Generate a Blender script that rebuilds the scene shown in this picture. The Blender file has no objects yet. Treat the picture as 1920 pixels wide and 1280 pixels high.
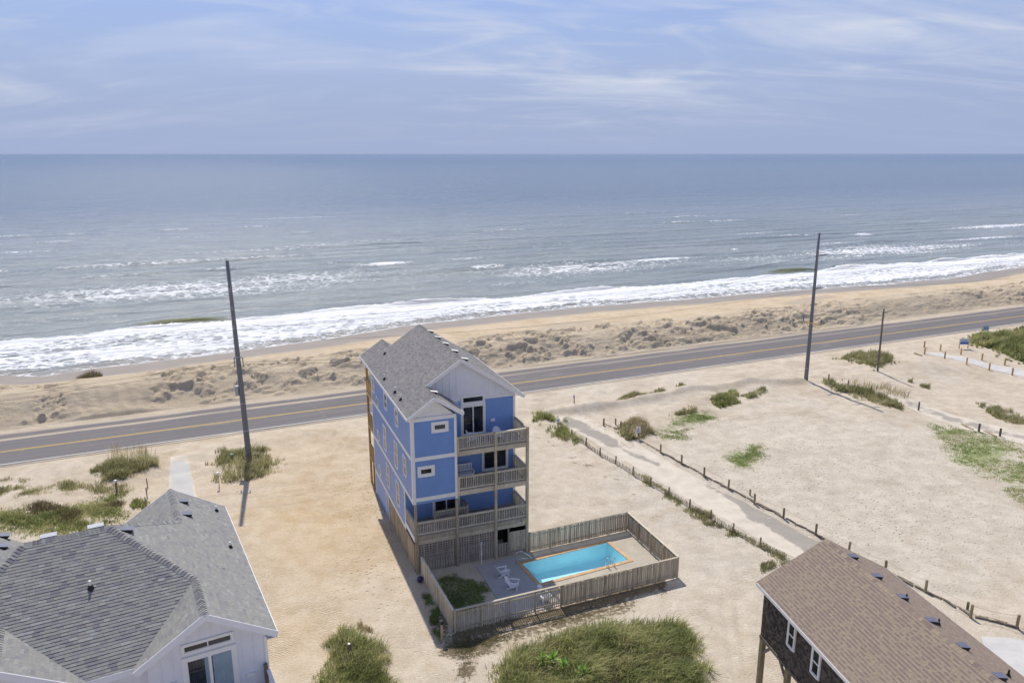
import bpy, math, random
import numpy as np
from mathutils import Matrix, Vector
random.seed(7); RNG = np.random.default_rng(7)
sc = bpy.context.scene
# ------------------------------------------------------------------ camera, sky, sun, exposure
CAMH, FPX, PITCH = 27.5, 1425.0, math.radians(13.875)
cam = bpy.data.cameras.new('camera'); cam_o = bpy.data.objects.new('camera', cam); sc.collection.objects.link(cam_o)
cam_o.location = (0, 0, CAMH); cam_o.rotation_euler = (math.pi/2 - PITCH, 0, 0)
cam.sensor_width = 36.0; cam.lens = FPX/1920*36.0; cam.clip_start = 0.5; cam.clip_end = 200000
sc.camera = cam_o
SUN_EL = math.radians(54.8); SHX, SHY = 0.30, -0.954            # direction in which shadows fall
SUN_AZ = math.atan2(-SHX, -SHY)                                   # bearing of the sun from +Y towards +X
sun = bpy.data.lights.new('sun', 'SUN'); sun.energy = 3.15; sun.angle = math.radians(0.6); sun.color = (1.0, 0.93, 0.82)
sun_o = bpy.data.objects.new('sun', sun); sc.collection.objects.link(sun_o)
sdir = Vector((SHX*math.cos(SUN_EL), SHY*math.cos(SUN_EL), -math.sin(SUN_EL)))
sun_o.rotation_euler = sdir.to_track_quat('-Z', 'Y').to_euler(); sun_o.location = (0, 0, 80)
w = bpy.data.worlds.new('World'); sc.world = w; w.use_nodes = True
wn, wl = w.node_tree.nodes, w.node_tree.links
for n in list(wn): wn.remove(n)
def WN(t, **k):
    n = wn.new(t)
    for a, b in k.items(): setattr(n, a, b)
    return n
wout = WN('ShaderNodeOutputWorld'); bg = WN('ShaderNodeBackground'); wl.new(bg.outputs[0], wout.inputs[0])
sky = WN('ShaderNodeTexSky', sky_type='NISHITA'); sky.sun_disc = False
sky.sun_elevation = SUN_EL; sky.sun_rotation = SUN_AZ; sky.altitude = 0; sky.air_density = 1.0; sky.dust_density = 0.1; sky.ozone_density = 2.0
bg.inputs['Strength'].default_value = 0.088
tc = WN('ShaderNodeTexCoord'); sep = WN('ShaderNodeSeparateXYZ'); wl.new(tc.outputs['Generated'], sep.inputs[0])
def WM(op, a, b=None):
    n = WN('ShaderNodeMath', operation=op)
    for i, s in enumerate((a, b)):
        if s is None: continue
        if isinstance(s, (int, float)): n.inputs[i].default_value = s
        else: wl.new(s, n.inputs[i])
    return n.outputs[0]
zz = WM('ADD', WM('MAXIMUM', sep.outputs[2], 0.0), 0.24)
cx, cy = WM('DIVIDE', sep.outputs[0], zz), WM('DIVIDE', sep.outputs[1], zz)
cmb = WN('ShaderNodeCombineXYZ'); wl.new(cx, cmb.inputs[0]); wl.new(cy, cmb.inputs[1])
def wnoise(scale, rot, sx, sy, detail, dist, loc=(0, 0, 0)):
    mp = WN('ShaderNodeMapping'); mp.inputs['Rotation'].default_value = (0, 0, rot); mp.inputs['Scale'].default_value = (sx, sy, 1); mp.inputs['Location'].default_value = loc
    wl.new(cmb.outputs[0], mp.inputs[0])
    nz = WN('ShaderNodeTexNoise'); nz.inputs['Scale'].default_value = scale; nz.inputs['Detail'].default_value = detail; nz.inputs['Roughness'].default_value = 0.56; nz.inputs['Distortion'].default_value = dist
    wl.new(mp.outputs[0], nz.inputs['Vector']); return nz.outputs['Fac']
def wramp(v, a, b):
    r = WN('ShaderNodeMapRange', interpolation_type='SMOOTHSTEP'); r.inputs[1].default_value = a; r.inputs[2].default_value = b; wl.new(v, r.inputs[0]); return r.outputs[0]
c1 = wramp(wnoise(1.5, 0.55, 0.50, 1.25, 9, 1.2, (2.3, .4, 0)), 0.44, 0.68)
c2 = wramp(wnoise(3.2, 0.5, 0.42, 1.3, 10, 1.9, (7.1, 3, 0)), 0.44, 0.80)
c3 = wramp(wnoise(0.75, 0.2, 1, 1, 3, 0.3, (1.4, 4.6, 0)), 0.34, 0.62)
cov = WM('MULTIPLY', WM('ADD', WM('MULTIPLY', c1, 0.78), WM('MULTIPLY', c2, 0.62)), WM('ADD', WM('MULTIPLY', c3, 0.75), 0.30))
cov = WM('MULTIPLY', cov, wramp(sep.outputs[2], -0.01, 0.11))
veil = WN('ShaderNodeMapRange', interpolation_type='SMOOTHSTEP'); veil.inputs[1].default_value = 0.0; veil.inputs[2].default_value = 0.36; veil.inputs[3].default_value = 0.98; veil.inputs[4].default_value = 0.0; wl.new(sep.outputs[2], veil.inputs[0])
tint = WN('ShaderNodeMix', data_type='RGBA', blend_type='MULTIPLY'); tint.inputs[0].default_value = 1.0
wl.new(sky.outputs[0], tint.inputs[6]); tint.inputs[7].default_value = (0.84, 0.82, 1.02, 1)
hz = WN('ShaderNodeMix', data_type='RGBA'); wl.new(veil.outputs[0], hz.inputs[0]); wl.new(tint.outputs[2], hz.inputs[6]); hz.inputs[7].default_value = (3.0, 3.65, 5.5, 1)
mixc = WN('ShaderNodeMix', data_type='RGBA'); wl.new(WM('MINIMUM', cov, 0.9), mixc.inputs[0]); wl.new(hz.outputs[2], mixc.inputs[6]); mixc.inputs[7].default_value = (5.6, 6.0, 7.0, 1)
wl.new(mixc.outputs[2], bg.inputs['Color'])
sc.view_settings.view_transform = 'Standard'; sc.view_settings.look = 'None'; sc.view_settings.gamma = 1.0; sc.view_settings.use_curve_mapping = False
sc.view_settings.exposure = 0.42
sc.render.engine = 'CYCLES'
# ------------------------------------------------------------------ pixels to places
CP, SP = math.cos(PITCH), math.sin(PITCH)
def ray(x, y):
    a, b = (x-960)/FPX, -(y-640)/FPX
    return np.array([a, CP + b*SP, -SP + b*CP])
def G(x, y, z=0.0):
    d = ray(x, y); t = (z-CAMH)/d[2]; return d[0]*t, d[1]*t
def proj(X, Y, Z):
    Z = Z-CAMH; yy = np.maximum(Y*CP - Z*SP, 0.5); zz_ = Y*SP + Z*CP
    return 960+FPX*X/yy, 640-FPX*zz_/yy
class Frame:
    def __init__(s, ox, oy, deg):
        s.o = np.array([ox, oy]); s.a = math.radians(deg); c, q = math.cos(s.a), math.sin(s.a); s.U = np.array([c, q]); s.V = np.array([-q, c])
    def w(s, u, v): p = s.o + s.U*u + s.V*v; return float(p[0]), float(p[1])
    def inv(s, x, y): q = np.array([x, y]) - s.o; return float(q@s.U), float(q@s.V)
    def hit(s, x, y, u=None, v=None, z=None):
        d = ray(x, y)
        t = (z-CAMH)/d[2] if z is not None else ((u+s.o@s.U)/(d[:2]@s.U) if u is not None else (v+s.o@s.V)/(d[:2]@s.V))
        p = np.array([0, 0, CAMH]) + d*t; q = p[:2]-s.o; return float(q@s.U), float(q@s.V), float(p[2])
    def hit_plane(s, x, y, f):                                   # f(u,v)=z of a roof plane, by bisection along the ray
        d = ray(x, y); lo, hi = 5.0, 200.0
        for _ in range(60):
            m = (lo+hi)/2; p = np.array([0, 0, CAMH]) + d*m; q = p[:2]-s.o
            if p[2] > f(q@s.U, q@s.V): lo = m
            else: hi = m
        return float(q@s.U), float(q@s.V), float(p[2])
RD = Frame(-46.89, 64.89, 24.35)                                  # along the road / towards the sea
HB = Frame(-6.476, 46.083, 21.05)                                 # blue house
HG = Frame(-9.40, 26.72, 29.0)                                    # grey roofed house
HW = Frame(12.36, 34.35, 11.0)                                    # brown house
# ------------------------------------------------------------------ noise
def vnoise(x, y, seed=0):
    xi, yi = np.floor(x).astype(np.int64), np.floor(y).astype(np.int64); fx, fy = x-xi, y-yi
    def h(a, b):
        n = (a*374761393 + b*668265263 + seed*1274126177) & 0xffffffff
        n = ((n ^ (n >> 13))*1274126177) & 0xffffffff
        return ((n ^ (n >> 16)) & 0xffff)/65535.0
    u, v = fx*fx*(3-2*fx), fy*fy*(3-2*fy)
    return (h(xi, yi)*(1-u)+h(xi+1, yi)*u)*(1-v) + (h(xi, yi+1)*(1-u)+h(xi+1, yi+1)*u)*v
def fbm(x, y, s, oct=4, seed=0, g=0.5):
    a, t, n, k = 1.0, 0.0, np.zeros_like(np.asarray(x, float)), 1.0/s
    for i in range(oct):
        n = n + a*vnoise(x*k + 17.3*i, y*k - 9.1*i, seed+i); t += a; a *= g; k *= 2.03
    return n/t - 0.5
def sstep(a, b, x): t = np.clip((x-a)/(b-a), 0, 1); return t*t*(3-2*t)
def poly_in(px, py, poly):
    px, py = np.asarray(px, float), np.asarray(py, float); c = np.zeros(px.shape, bool); n = len(poly)
    for i in range(n):
        (x1, y1), (x2, y2) = poly[i], poly[(i+1) % n]
        k = ((y1 > py) != (y2 > py)) & (px < (x2-x1)*(py-y1)/((y2-y1) if y2 != y1 else 1e-9)+x1); c ^= k
    return c
def seg_d(px, py, pts):
    d = np.full(np.shape(px), 1e9)
    for (x1, y1), (x2, y2) in zip(pts[:-1], pts[1:]):
        dx, dy = x2-x1, y2-y1; t = np.clip(((px-x1)*dx+(py-y1)*dy)/(dx*dx+dy*dy), 0, 1)
        d = np.minimum(d, np.hypot(px-x1-t*dx, py-y1-t*dy))
    return d
# ------------------------------------------------------------------ terrain height
SEA = -1.0
SW_T = [-400, -60, -5.6, -1, 5.5, 23, 38, 51, 62, 85, 114, 137, 158, 183, 214, 280, 600]
SW_N = [40, 38, 37.5, 34.5, 36.2, 37.5, 40, 44, 45, 46.5, 44.2, 43.3, 41, 40.5, 45, 43, 44]
def shore_n(t): return np.interp(t, SW_T, SW_N) + 1.6*fbm(t, t*0+3, 9, 3, 41)
HUMPS = [(1720, 686, 4.5, 1.1), (1300, 742, 2.6, 0.35), (1420, 728, 2.6, 0.35), (1640, 690, 3.5, 0.3), (1100, 765, 2.2, 0.4), (470, 880, 2.4, 0.25), (230, 885, 3.2, 0.35),
         (1120, 1235, 4.0, 0.35), (660, 1235, 2.0, 0.25), (1030, 795, 1.8, 0.35), (170, 850, 3, 0.35), (1190, 812, 1.5, .1), (1880, 650, 6, .5), (1620, 738, 2.2, .3), (60, 960, 4, .4)]
HUMPS = [(*G(a, b), r, h) for a, b, r, h in HUMPS]
FLAT = [(HB, -2, 10, -2, 15), (HB, -0.2, 17, -8, 1), (HG, -14, 0, 0, 13), (HW, 0, 8, -16, 0)]
BANK = [G(*p) for p in [(1035, 775), (1110, 768), (1200, 752), (1300, 735), (1400, 722), (1500, 716)]]
PICK = [G(*p) for p in [(1000, 793), (1046, 812), (1099, 840), (1154, 875), (1220, 914), (1332, 978), (1400, 1015), (1476, 1053)]]
ROPE = [G(*p) for p in [(1131, 796), (1200, 828), (1238, 848), (1320, 893), (1415, 943), (1529, 1002), (1735, 1110), (1820, 1156), (1906, 1176), (2000, 1215)]]
RUTS = [[G(*p) for p in q] for q in ([(985, 752), (1025, 752), (1060, 768), (1100, 790), (1180, 835)], [(985, 760), (1020, 762), (1050, 778), (1090, 802)], [(1030, 742), (1060, 755), (1090, 772), (1135, 800)], [(1010, 742), (1045, 760), (1075, 782)],
        [(1110, 800), (1180, 775), (1280, 750), (1400, 735)], [(1120, 806), (1200, 780), (1300, 756)], [(640, 800), (600, 850), (590, 930), (620, 1060), (680, 1180)], [(670, 800), (625, 860), (612, 940), (640, 1060), (705, 1170)], [(1000, 860), (1100, 905), (1240, 975), (1340, 1040)], [(1000, 880), (1090, 925), (1220, 995)], [(1420, 690), (1480, 700), (1540, 690), (1600, 700)], [(1430, 680), (1500, 690)],
        [(1300, 1080), (1360, 1130), (1380, 1280)], [(1320, 1070), (1385, 1130), (1402, 1280)])]
def hgt(x, y):
    x, y = np.asarray(x, float), np.asarray(y, float)
    t = (x-RD.o[0])*RD.U[0]+(y-RD.o[1])*RD.U[1]; n = (x-RD.o[0])*RD.V[0]+(y-RD.o[1])*RD.V[1]
    land = sstep(-3.5, -9, n)
    z = land*(0.40*fbm(x, y, 8, 3, 3) + 0.17*fbm(x, y, 1.9, 3, 5) + 0.03*fbm(x, y, 0.5, 2, 8)) - land*0.03
    for a, b, r, h in HUMPS: z = z + h*np.exp(-((x-a)**2+(y-b)**2)/(r*r))
    z = z + 0.60*np.exp(-(seg_d(x, y, BANK)/0.85)**2) + 0.16*np.exp(-(seg_d(x, y, PICK)/0.8)**2) + 0.14*np.exp(-(seg_d(x, y, ROPE)/0.35)**2)
    if np.size(x) > 5000:
        near_ = (t > -10) & (t < 120) & (n < -1.5) & (n > -56); xr, yr = x[near_], y[near_]; jit = .25*fbm(xr, yr, 2.5, 2, 95); dz = np.zeros(xr.shape)
        for q in RUTS:
            d_ = seg_d(xr+jit, yr-jit, q); dz = dz - .075*np.exp(-(d_/.17)**2) + .035*np.exp(-((d_-.38)/.15)**2)
        z[near_] = z[near_]+dz*(.35+.65*sstep(-.1, .1, fbm(xr, yr, 4, 2, 96)))
    z = z + 0.75*sstep(-1.6, -3.6, n)*(1-.6*sstep(-9, -14, n))*np.clip(np.abs(fbm(x, y, 3.2, 4, 6))-.05, 0, 1)
    for F, u0, u1, v0, v1 in FLAT:
        u = (x-F.o[0])*F.U[0]+(y-F.o[1])*F.U[1]; v = (x-F.o[0])*F.V[0]+(y-F.o[1])*F.V[1]
        d = np.maximum(np.maximum(u0-u, u-u1), np.maximum(v0-v, v-v1)); z = z*sstep(0.1, 2.2, d)
    # verge between road and berm, berm, beach
    crest = 2.35 + 0.7*fbm(t, t*0, 10, 3, 11); base = 9.7 + 1.5*fbm(t, t*0+5, 7, 3, 12); back = 17.5 + 2*fbm(t, t*0+9, 12, 2, 13)
    smooth = np.exp(-((t-8.5)/4.5)**4) + 0.75*np.exp(-((t-140)/22)**2)
    up = sstep(base-0.3, 15.0, n)*0.75 + 0.25*np.clip((n-base)/(15.0-base), 0, 1)
    sn = shore_n(t); bz = np.interp(n, [22, 23], [0.45, 0.40]); k = np.clip((n-22)/(sn-22), 0, 3); beach = 0.45 + (SEA-0.45)*np.where(k < 1, k**1.25, k**1.1)
    beach = np.maximum(beach, -7.0)
    down = sstep(back, 24.0, n)
    berm = up*crest
    lump = (1-0.85*np.clip(smooth, 0, 1))*sstep(base-.2, base+1.2, n)*(1-sstep(back-1, back+3, n))
    q1 = fbm(t*.8+n*.2, n*1.7, 1.9, 5, 21, .62); q2 = fbm(t*.8-n*.3, n*1.7, .75, 3, 24, .6); pat_ = sstep(-.34, -.06, fbm(t, n, 7, 2, 27))
    berm = berm + lump*(pat_*.85+.15)*(0.34*(sstep(.06, .10, q1)-.3) + 0.17*(sstep(.09, .125, q2)-.25) + 0.34*q1 + .14*q2 + 0.09*fbm(t, n, 0.4, 2, 26))
    # dozer grooves running up the smooth face, and the cut at its foot
    gro = np.clip(smooth, 0, 1)*sstep(base, base+1, n)*(1-sstep(14, 16, n)); berm = berm + gro*0.06*np.sin((t+0.35*n)*4.2+2*fbm(t, n, 3, 2, 29))
    cut = np.exp(-((t-9.0)/4.0)**4)*np.exp(-((n-base-.35)/0.35)**2); berm = berm - 0.0*cut + 0.30*np.exp(-((t-9)/4.5)**4)*sstep(base+.1, base+.35, n)*(1-sstep(base+.6, base+2.5, n))
    sea = np.where(n > back, berm*(1-down)+beach*down, berm)
    verge = sstep(8.6, base, n)*0.08*(1+fbm(t, n, 1.5, 3, 31)*2)
    z = np.where(n > 8.6, sea*sstep(base-0.6, base, n)+verge*(1-sstep(base-.4, base+.2, n)), z)
    road = sstep(-2.4, -1.3, n)*(1-sstep(8.6, 9.6, n)); z = z*(1-road) - 0.03*road
    return z
def HZ(x, y): return float(hgt(np.array([x]), np.array([y]))[0])
# ------------------------------------------------------------------ mesh and object helpers
COL = sc.collection
def link(o, parent=None):
    COL.objects.link(o)
    if parent is not None: o.parent = parent
    return o
def tag(o, label=None, cat=None, group=None, kind=None):
    for k, v in (('label', label), ('category', cat), ('group', group), ('kind', kind)):
        if v: o[k] = v
    return o
def thing(name, label, cat, loc=(0, 0, 0), rotz=0.0, group=None):
    o = bpy.data.objects.new(name, None); o.empty_display_size = 0.2; o.location = loc; o.rotation_euler = (0, 0, rotz); link(o); return tag(o, label, cat, group)
class MB:
    def __init__(s): s.v = []; s.f = []; s.t = []
    def add(s, vs, fs, tint=0.5):
        k = len(s.v); s.v += [tuple(map(float, q)) for q in vs]; s.f += [tuple(i+k for i in f) for f in fs]; s.t += [tint]*len(vs); return s
    def box(s, x0, x1, y0, y1, z0, z1, tint=0.5):
        return s.add([(x0, y0, z0), (x1, y0, z0), (x1, y1, z0), (x0, y1, z0), (x0, y0, z1), (x1, y0, z1), (x1, y1, z1), (x0, y1, z1)],
                     [(0, 3, 2, 1), (4, 5, 6, 7), (0, 1, 5, 4), (1, 2, 6, 5), (2, 3, 7, 6), (3, 0, 4, 7)], tint)
    def beam(s, a, b, wd, ht, up=(0, 0, 1), tint=0.5):          # bar from a to b, section wd x ht
        a, b, up = Vector(a), Vector(b), Vector(up); d = (b-a).normalized(); x = d.cross(up)
        if x.length < 1e-4: x = d.cross(Vector((1, 0, 0)))
        x.normalize(); y = x.cross(d).normalized(); x *= wd/2; y *= ht/2
        return s.add([a-x-y, a+x-y, a+x+y, a-x+y, b-x-y, b+x-y, b+x+y, b-x+y], [(3, 2, 1, 0), (4, 5, 6, 7), (0, 1, 5, 4), (1, 2, 6, 5), (2, 3, 7, 6), (3, 0, 4, 7)], tint)
    def tube(s, pts, rad, seg=8, tint=0.5, cap=True):
        pts = [Vector(p) for p in pts]; n = len(pts); rad = rad if isinstance(rad, (list, tuple)) else [rad]*n; vs = []; fs = []
        for i, p in enumerate(pts):
            d = (pts[min(i+1, n-1)]-pts[max(i-1, 0)]).normalized(); x = d.cross(Vector((0.02, 1, 0.01)) if abs(d.y) < 0.9 else Vector((1, 0, 0))).normalized(); y = d.cross(x)
            for k in range(seg): a = 2*math.pi*k/seg; vs.append(p + x*(math.cos(a)*rad[i]) + y*(math.sin(a)*rad[i]))
        for i in range(n-1):
            for k in range(seg): fs.append((i*seg+k, i*seg+(k+1) % seg, (i+1)*seg+(k+1) % seg, (i+1)*seg+k))
        if cap: fs.append(tuple(range(seg))[::-1]); fs.append(tuple((n-1)*seg+k for k in range(seg)))
        return s.add(vs, fs, tint)
    def slab(s, pts, off, tint=0.5):                             # polygon extruded by a vector
        n = len(pts); off = Vector(off); top = [Vector(p) for p in pts]; bot = [p+off for p in top]
        return s.add(top+bot, [tuple(range(n)), tuple(range(2*n-1, n-1, -1))] + [(i, n+i, n+(i+1) % n, (i+1) % n) for i in range(n)], tint)
    def mesh(s, name):
        m = bpy.data.meshes.new(name); m.from_pydata(s.v, [], s.f); m.update()
        a = m.attributes.new('tint', 'FLOAT', 'POINT'); a.data.foreach_set('value', np.array(s.t, np.float32)); return m
    def build(s, name, mat, parent=None, smooth=False, label=None, kind=None, recalc=True):
        m = s.mesh(name)
        if recalc:
            import bmesh
            b = bmesh.new(); b.from_mesh(m); bmesh.ops.recalc_face_normals(b, faces=b.faces); b.to_mesh(m); b.free()
        m.materials.append(mat)
        if smooth: m.polygons.foreach_set('use_smooth', [True]*len(m.polygons))
        o = link(bpy.data.objects.new(name, m), parent); tag(o, label, kind=kind); return o
def inst(mesh, name, parent, loc=(0, 0, 0), rz=0.0, rot=None, scale=(1, 1, 1)):
    o = bpy.data.objects.new(name, mesh); o.location = loc; o.rotation_euler = rot if rot else (0, 0, rz); o.scale = scale; return link(o, parent)
def copy_tree(o, parent=None):
    c = o.copy(); link(c, parent)
    for ch in list(o.children): copy_tree(ch, c)
    return c
def np_mesh(name, V, Fq, mat, attrs=None, smooth=True):
    m = bpy.data.meshes.new(name); m.vertices.add(len(V)); m.vertices.foreach_set('co', np.asarray(V, np.float32).ravel())
    Fq = np.asarray(Fq, np.int32); k = Fq.shape[1]; nf = len(Fq)
    m.loops.add(nf*k); m.loops.foreach_set('vertex_index', Fq.ravel()); m.polygons.add(nf); m.polygons.foreach_set('loop_start', np.arange(0, nf*k, k, dtype=np.int32))
    m.update(calc_edges=True); m.validate()
    if smooth: m.polygons.foreach_set('use_smooth', np.ones(nf, bool))
    for an, av in (attrs or {}).items():
        a = m.attributes.new(an, 'FLOAT', 'POINT'); a.data.foreach_set('value', np.asarray(av, np.float32))
    m.materials.append(mat); return m
# ------------------------------------------------------------------ materials
def mat_new(name):
    m = bpy.data.materials.new(name); m.use_nodes = True; nt = m.node_tree; b = nt.nodes['Principled BSDF']; return m, nt, b
class NT:
    def __init__(s, nt): s.nt = nt
    def n(s, t, **k):
        n = s.nt.nodes.new(t)
        for a, b in k.items(): setattr(n, a, b)
        return n
    def l(s, a, b): s.nt.links.new(a, b)
    def inp(s, sock, v):
        if hasattr(v, 'is_linked'): s.l(v, sock)
        else: sock.default_value = v
    def noise(s, vec, scale, detail=4, rough=0.55, dist=0.0, out='Fac'):
        n = s.n('ShaderNodeTexNoise'); n.inputs['Scale'].default_value = scale; n.inputs['Detail'].default_value = detail; n.inputs['Roughness'].default_value = rough; n.inputs['Distortion'].default_value = dist
        if vec is not None: s.l(vec, n.inputs['Vector'])
        return n.outputs[out]
    def mapping(s, vec, scale=(1, 1, 1), rot=(0, 0, 0), loc=(0, 0, 0)):
        n = s.n('ShaderNodeMapping'); n.inputs['Scale'].default_value = scale; n.inputs['Rotation'].default_value = rot; n.inputs['Location'].default_value = loc; s.l(vec, n.inputs[0]); return n.outputs[0]
    def ramp(s, v, a, b, c=0.0, d=1.0, smooth=True):
        n = s.n('ShaderNodeMapRange'); n.interpolation_type = 'SMOOTHSTEP' if smooth else 'LINEAR'
        for i, q in enumerate((a, b, c, d)): n.inputs[i+1].default_value = q
        s.l(v, n.inputs[0]); return n.outputs[0]
    def math(s, op, a, b=0.0):
        n = s.n('ShaderNodeMath', operation=op); s.inp(n.inputs[0], a); s.inp(n.inputs[1], b); return n.outputs[0]
    def mix(s, f, a, b, blend='MIX'):
        n = s.n('ShaderNodeMix', data_type='RGBA', blend_type=blend); s.inp(n.inputs[0], f)
        for i, q in ((6, a), (7, b)):
            if isinstance(q, tuple): n.inputs[i].default_value = (*q, 1) if len(q) == 3 else q
            else: s.l(q, n.inputs[i])
        return n.outputs[2]
    def attr(s, name): n = s.n('ShaderNodeAttribute', attribute_name=name); return n.outputs['Fac']
    def bump(s, h, strength, dist): n = s.n('ShaderNodeBump'); n.inputs['Strength'].default_value = strength; n.inputs['Distance'].default_value = dist; s.l(h, n.inputs['Height']); return n.outputs[0]
    def coord(s, w='Object'): return s.n('ShaderNodeTexCoord').outputs[w]
def setp(b, **k):
    for a, v in k.items(): b.inputs[a.replace('_', ' ')].default_value = v
def m_plain(name, col, rough=0.6, var=0.15, scale=3.0, bump=0.0, bscale=40, metal=0.0, stretch=(1, 1, 1), spec=0.5, dirt=None):
    m, nt, b = mat_new(name); N = NT(nt); c = N.coord(); v = N.mapping(c, stretch)
    n1 = N.noise(v, scale, 5); n2 = N.noise(v, scale*7, 4)
    f = N.math('ADD', N.math('MULTIPLY', n1, .6), N.math('MULTIPLY', n2, .4))
    lo = tuple(q*(1-var) for q in col); hi = tuple(min(1, q*(1+var)) for q in col)
    colr = N.mix(N.ramp(f, .3, .7), lo, hi)
    if dirt: colr = N.mix(N.ramp(N.noise(c, 1.3, 6, .65), .52, .75, 0, .55), colr, dirt)
    N.l(colr, b.inputs['Base Color']); setp(b, Roughness=rough, Metallic=metal); b.inputs['Specular IOR Level'].default_value = spec
    if bump: N.l(N.bump(N.noise(v, bscale, 4), bump, .01), b.inputs['Normal'])
    return m
def m_tint(name, cols, rough=0.85, noise_scale=30, bump=0.4, noise_var=.25, spec=.3):          # colour picked by the 'tint' attribute
    m, nt, b = mat_new(name); N = NT(nt); cr = N.n('ShaderNodeValToRGB'); e = cr.color_ramp.elements
    cr.color_ramp.interpolation = 'LINEAR'
    while len(e) < len(cols): e.new(0.5)
    for i, c in enumerate(cols): e[i].position = i/(len(cols)-1); e[i].color = (*c, 1)
    N.l(N.attr('tint'), cr.inputs[0]); nz = N.noise(N.coord(), noise_scale, 5, .65)
    k = N.ramp(nz, .25, .75, 1-noise_var, 1+noise_var, False); mul = N.n('ShaderNodeVectorMath', operation='SCALE'); N.l(cr.outputs[0], mul.inputs[0]); N.l(k, mul.inputs['Scale'])
    N.l(mul.outputs[0], b.inputs['Base Color']); setp(b, Roughness=rough); b.inputs['Specular IOR Level'].default_value = spec
    if bump: N.l(N.bump(nz, bump, .004), b.inputs['Normal'])
    return m
def m_wood(name, col, col2, rough=.85, grain=(1, 1, 14), rnd=.25, bump=.25):
    m, nt, b = mat_new(name); N = NT(nt); c = N.coord(); oi = N.n('ShaderNodeObjectInfo')
    sh = N.n('ShaderNodeVectorMath', operation='ADD'); N.l(c, sh.inputs[0]); mm = N.n('ShaderNodeVectorMath', operation='SCALE'); mm.inputs[0].default_value = (7.3, 3.1, 9.7); N.l(oi.outputs['Random'], mm.inputs['Scale']); N.l(mm.outputs[0], sh.inputs[1])
    g = tuple(9/q*1.0 for q in grain); v = N.mapping(sh.outputs[0], g); nz = N.noise(v, 2.0, 6, .6, .4); n2 = N.noise(sh.outputs[0], 1.6, 4)
    f = N.math('ADD', N.math('MULTIPLY', nz, .65), N.math('MULTIPLY', n2, .35)); colr = N.mix(N.ramp(f, .33, .68), col, col2)
    k = N.ramp(oi.outputs['Random'], 0, 1, 1-rnd, 1+rnd, False); tt = N.ramp(N.attr('tint'), 0, 1, 1-rnd, 1+rnd, False)
    mul = N.n('ShaderNodeVectorMath', operation='SCALE'); N.l(colr, mul.inputs[0]); N.l(N.math('MULTIPLY', k, tt), mul.inputs['Scale']); N.l(mul.outputs[0], b.inputs['Base Color'])
    setp(b, Roughness=rough); b.inputs['Specular IOR Level'].default_value = .25
    N.l(N.bump(nz, bump, .01), b.inputs['Normal']); return m
def m_glass_dark(name, col=(0.012, 0.014, 0.018), rough=.04):
    m, nt, b = mat_new(name); N = NT(nt); c = N.coord()
    N.l(N.mix(N.ramp(N.noise(c, 1.1, 3), .35, .7), col, tuple(q*3.2 for q in col)), b.inputs['Base Color']); setp(b, Roughness=rough); b.inputs['Specular IOR Level'].default_value = .6
    N.l(N.bump(N.noise(c, .8, 2), .06, .05), b.inputs['Normal']); return m
M = {}
M['blue'] = m_plain('blue_siding_paint', (0.165, 0.295, 0.60), .36, .06, 1.2, .1, 60)
M['white'] = m_plain('white_trim_paint', (0.80, 0.79, 0.78), .5, .05, 2.0)
M['white_bb'] = m_plain('white_batten_paint', (0.74, 0.75, 0.80), .55, .04, 2.0)
M['resin'] = m_plain('white_painted_wood', (0.82, 0.82, 0.84), .45, .05, 4)
M['bluetable'] = m_plain('royal_blue_plastic', (0.03, 0.06, 0.55), .35, .05, 4)
M['wood_grey'] = m_wood('weathered_grey_wood', (0.35, 0.295, 0.22), (0.58, 0.51, 0.40))
M['wood_rail'] = m_wood('weathered_rail_wood', (0.43, 0.38, 0.285), (0.63, 0.57, 0.45))
M['wood_dark'] = m_wood('dark_weathered_wood', (0.12, 0.10, 0.085), (0.24, 0.205, 0.17))
M['wood_tan'] = m_wood('tan_plank_wood', (0.34, 0.265, 0.175), (0.55, 0.45, 0.32))
M['wood_lat'] = m_wood('brown_lattice_wood', (0.30, 0.25, 0.205), (0.46, 0.40, 0.335))
M['wood_orange'] = m_wood('fresh_yellow_wood', (0.42, 0.25, 0.09), (0.62, 0.42, 0.20))
M['post_wood'] = m_wood('round_post_wood', (0.20, 0.17, 0.10), (0.36, 0.31, 0.20))
M['deck'] = m_wood('grey_decking', (0.30, 0.275, 0.255), (0.47, 0.44, 0.42), grain=(1, 14, 1))
M['glass'] = m_glass_dark('window_glass')
M['black'] = m_plain('black_metal', (0.015, 0.015, 0.018), .6, .2, 6)
M['darkvoid'] = m_plain('dark_void_backing', (0.03, 0.026, 0.022), .9, .3, 3)  # near-black colour stands for the shaded void behind lattice and stall
M['steel'] = m_plain('pale_tube_metal', (0.72, 0.74, 0.78), .25, .05, 5, metal=.75)
M['galv'] = m_plain('galvanised_grey', (0.34, 0.36, 0.40), .5, .12, 5, metal=.3)
M['conc_pole'] = m_plain('grey_pole_concrete', (0.175, 0.185, 0.205), .75, .16, 1.2, .3, 30, stretch=(1, 1, .12), dirt=(.11, .11, .12))
M['pvc'] = m_plain('white_pipe_plastic', (0.78, 0.78, 0.78), .4, .05, 5)
M['ventblue'] = m_plain('slate_and_sky_sheen_metal', (0.13, 0.14, 0.20), .45, .12, 4)  # on vent tops the slate blue is painted sky reflection
M['curtain'] = m_plain('blue_grey_curtain', (0.26, 0.34, 0.40), .9, .12, 2)
M['shing_grey'] = m_tint('grey_asphalt_shingle', [(0.165, 0.160, 0.180), (0.230, 0.230, 0.238), (0.275, 0.272, 0.255), (0.325, 0.335, 0.325)])
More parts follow.
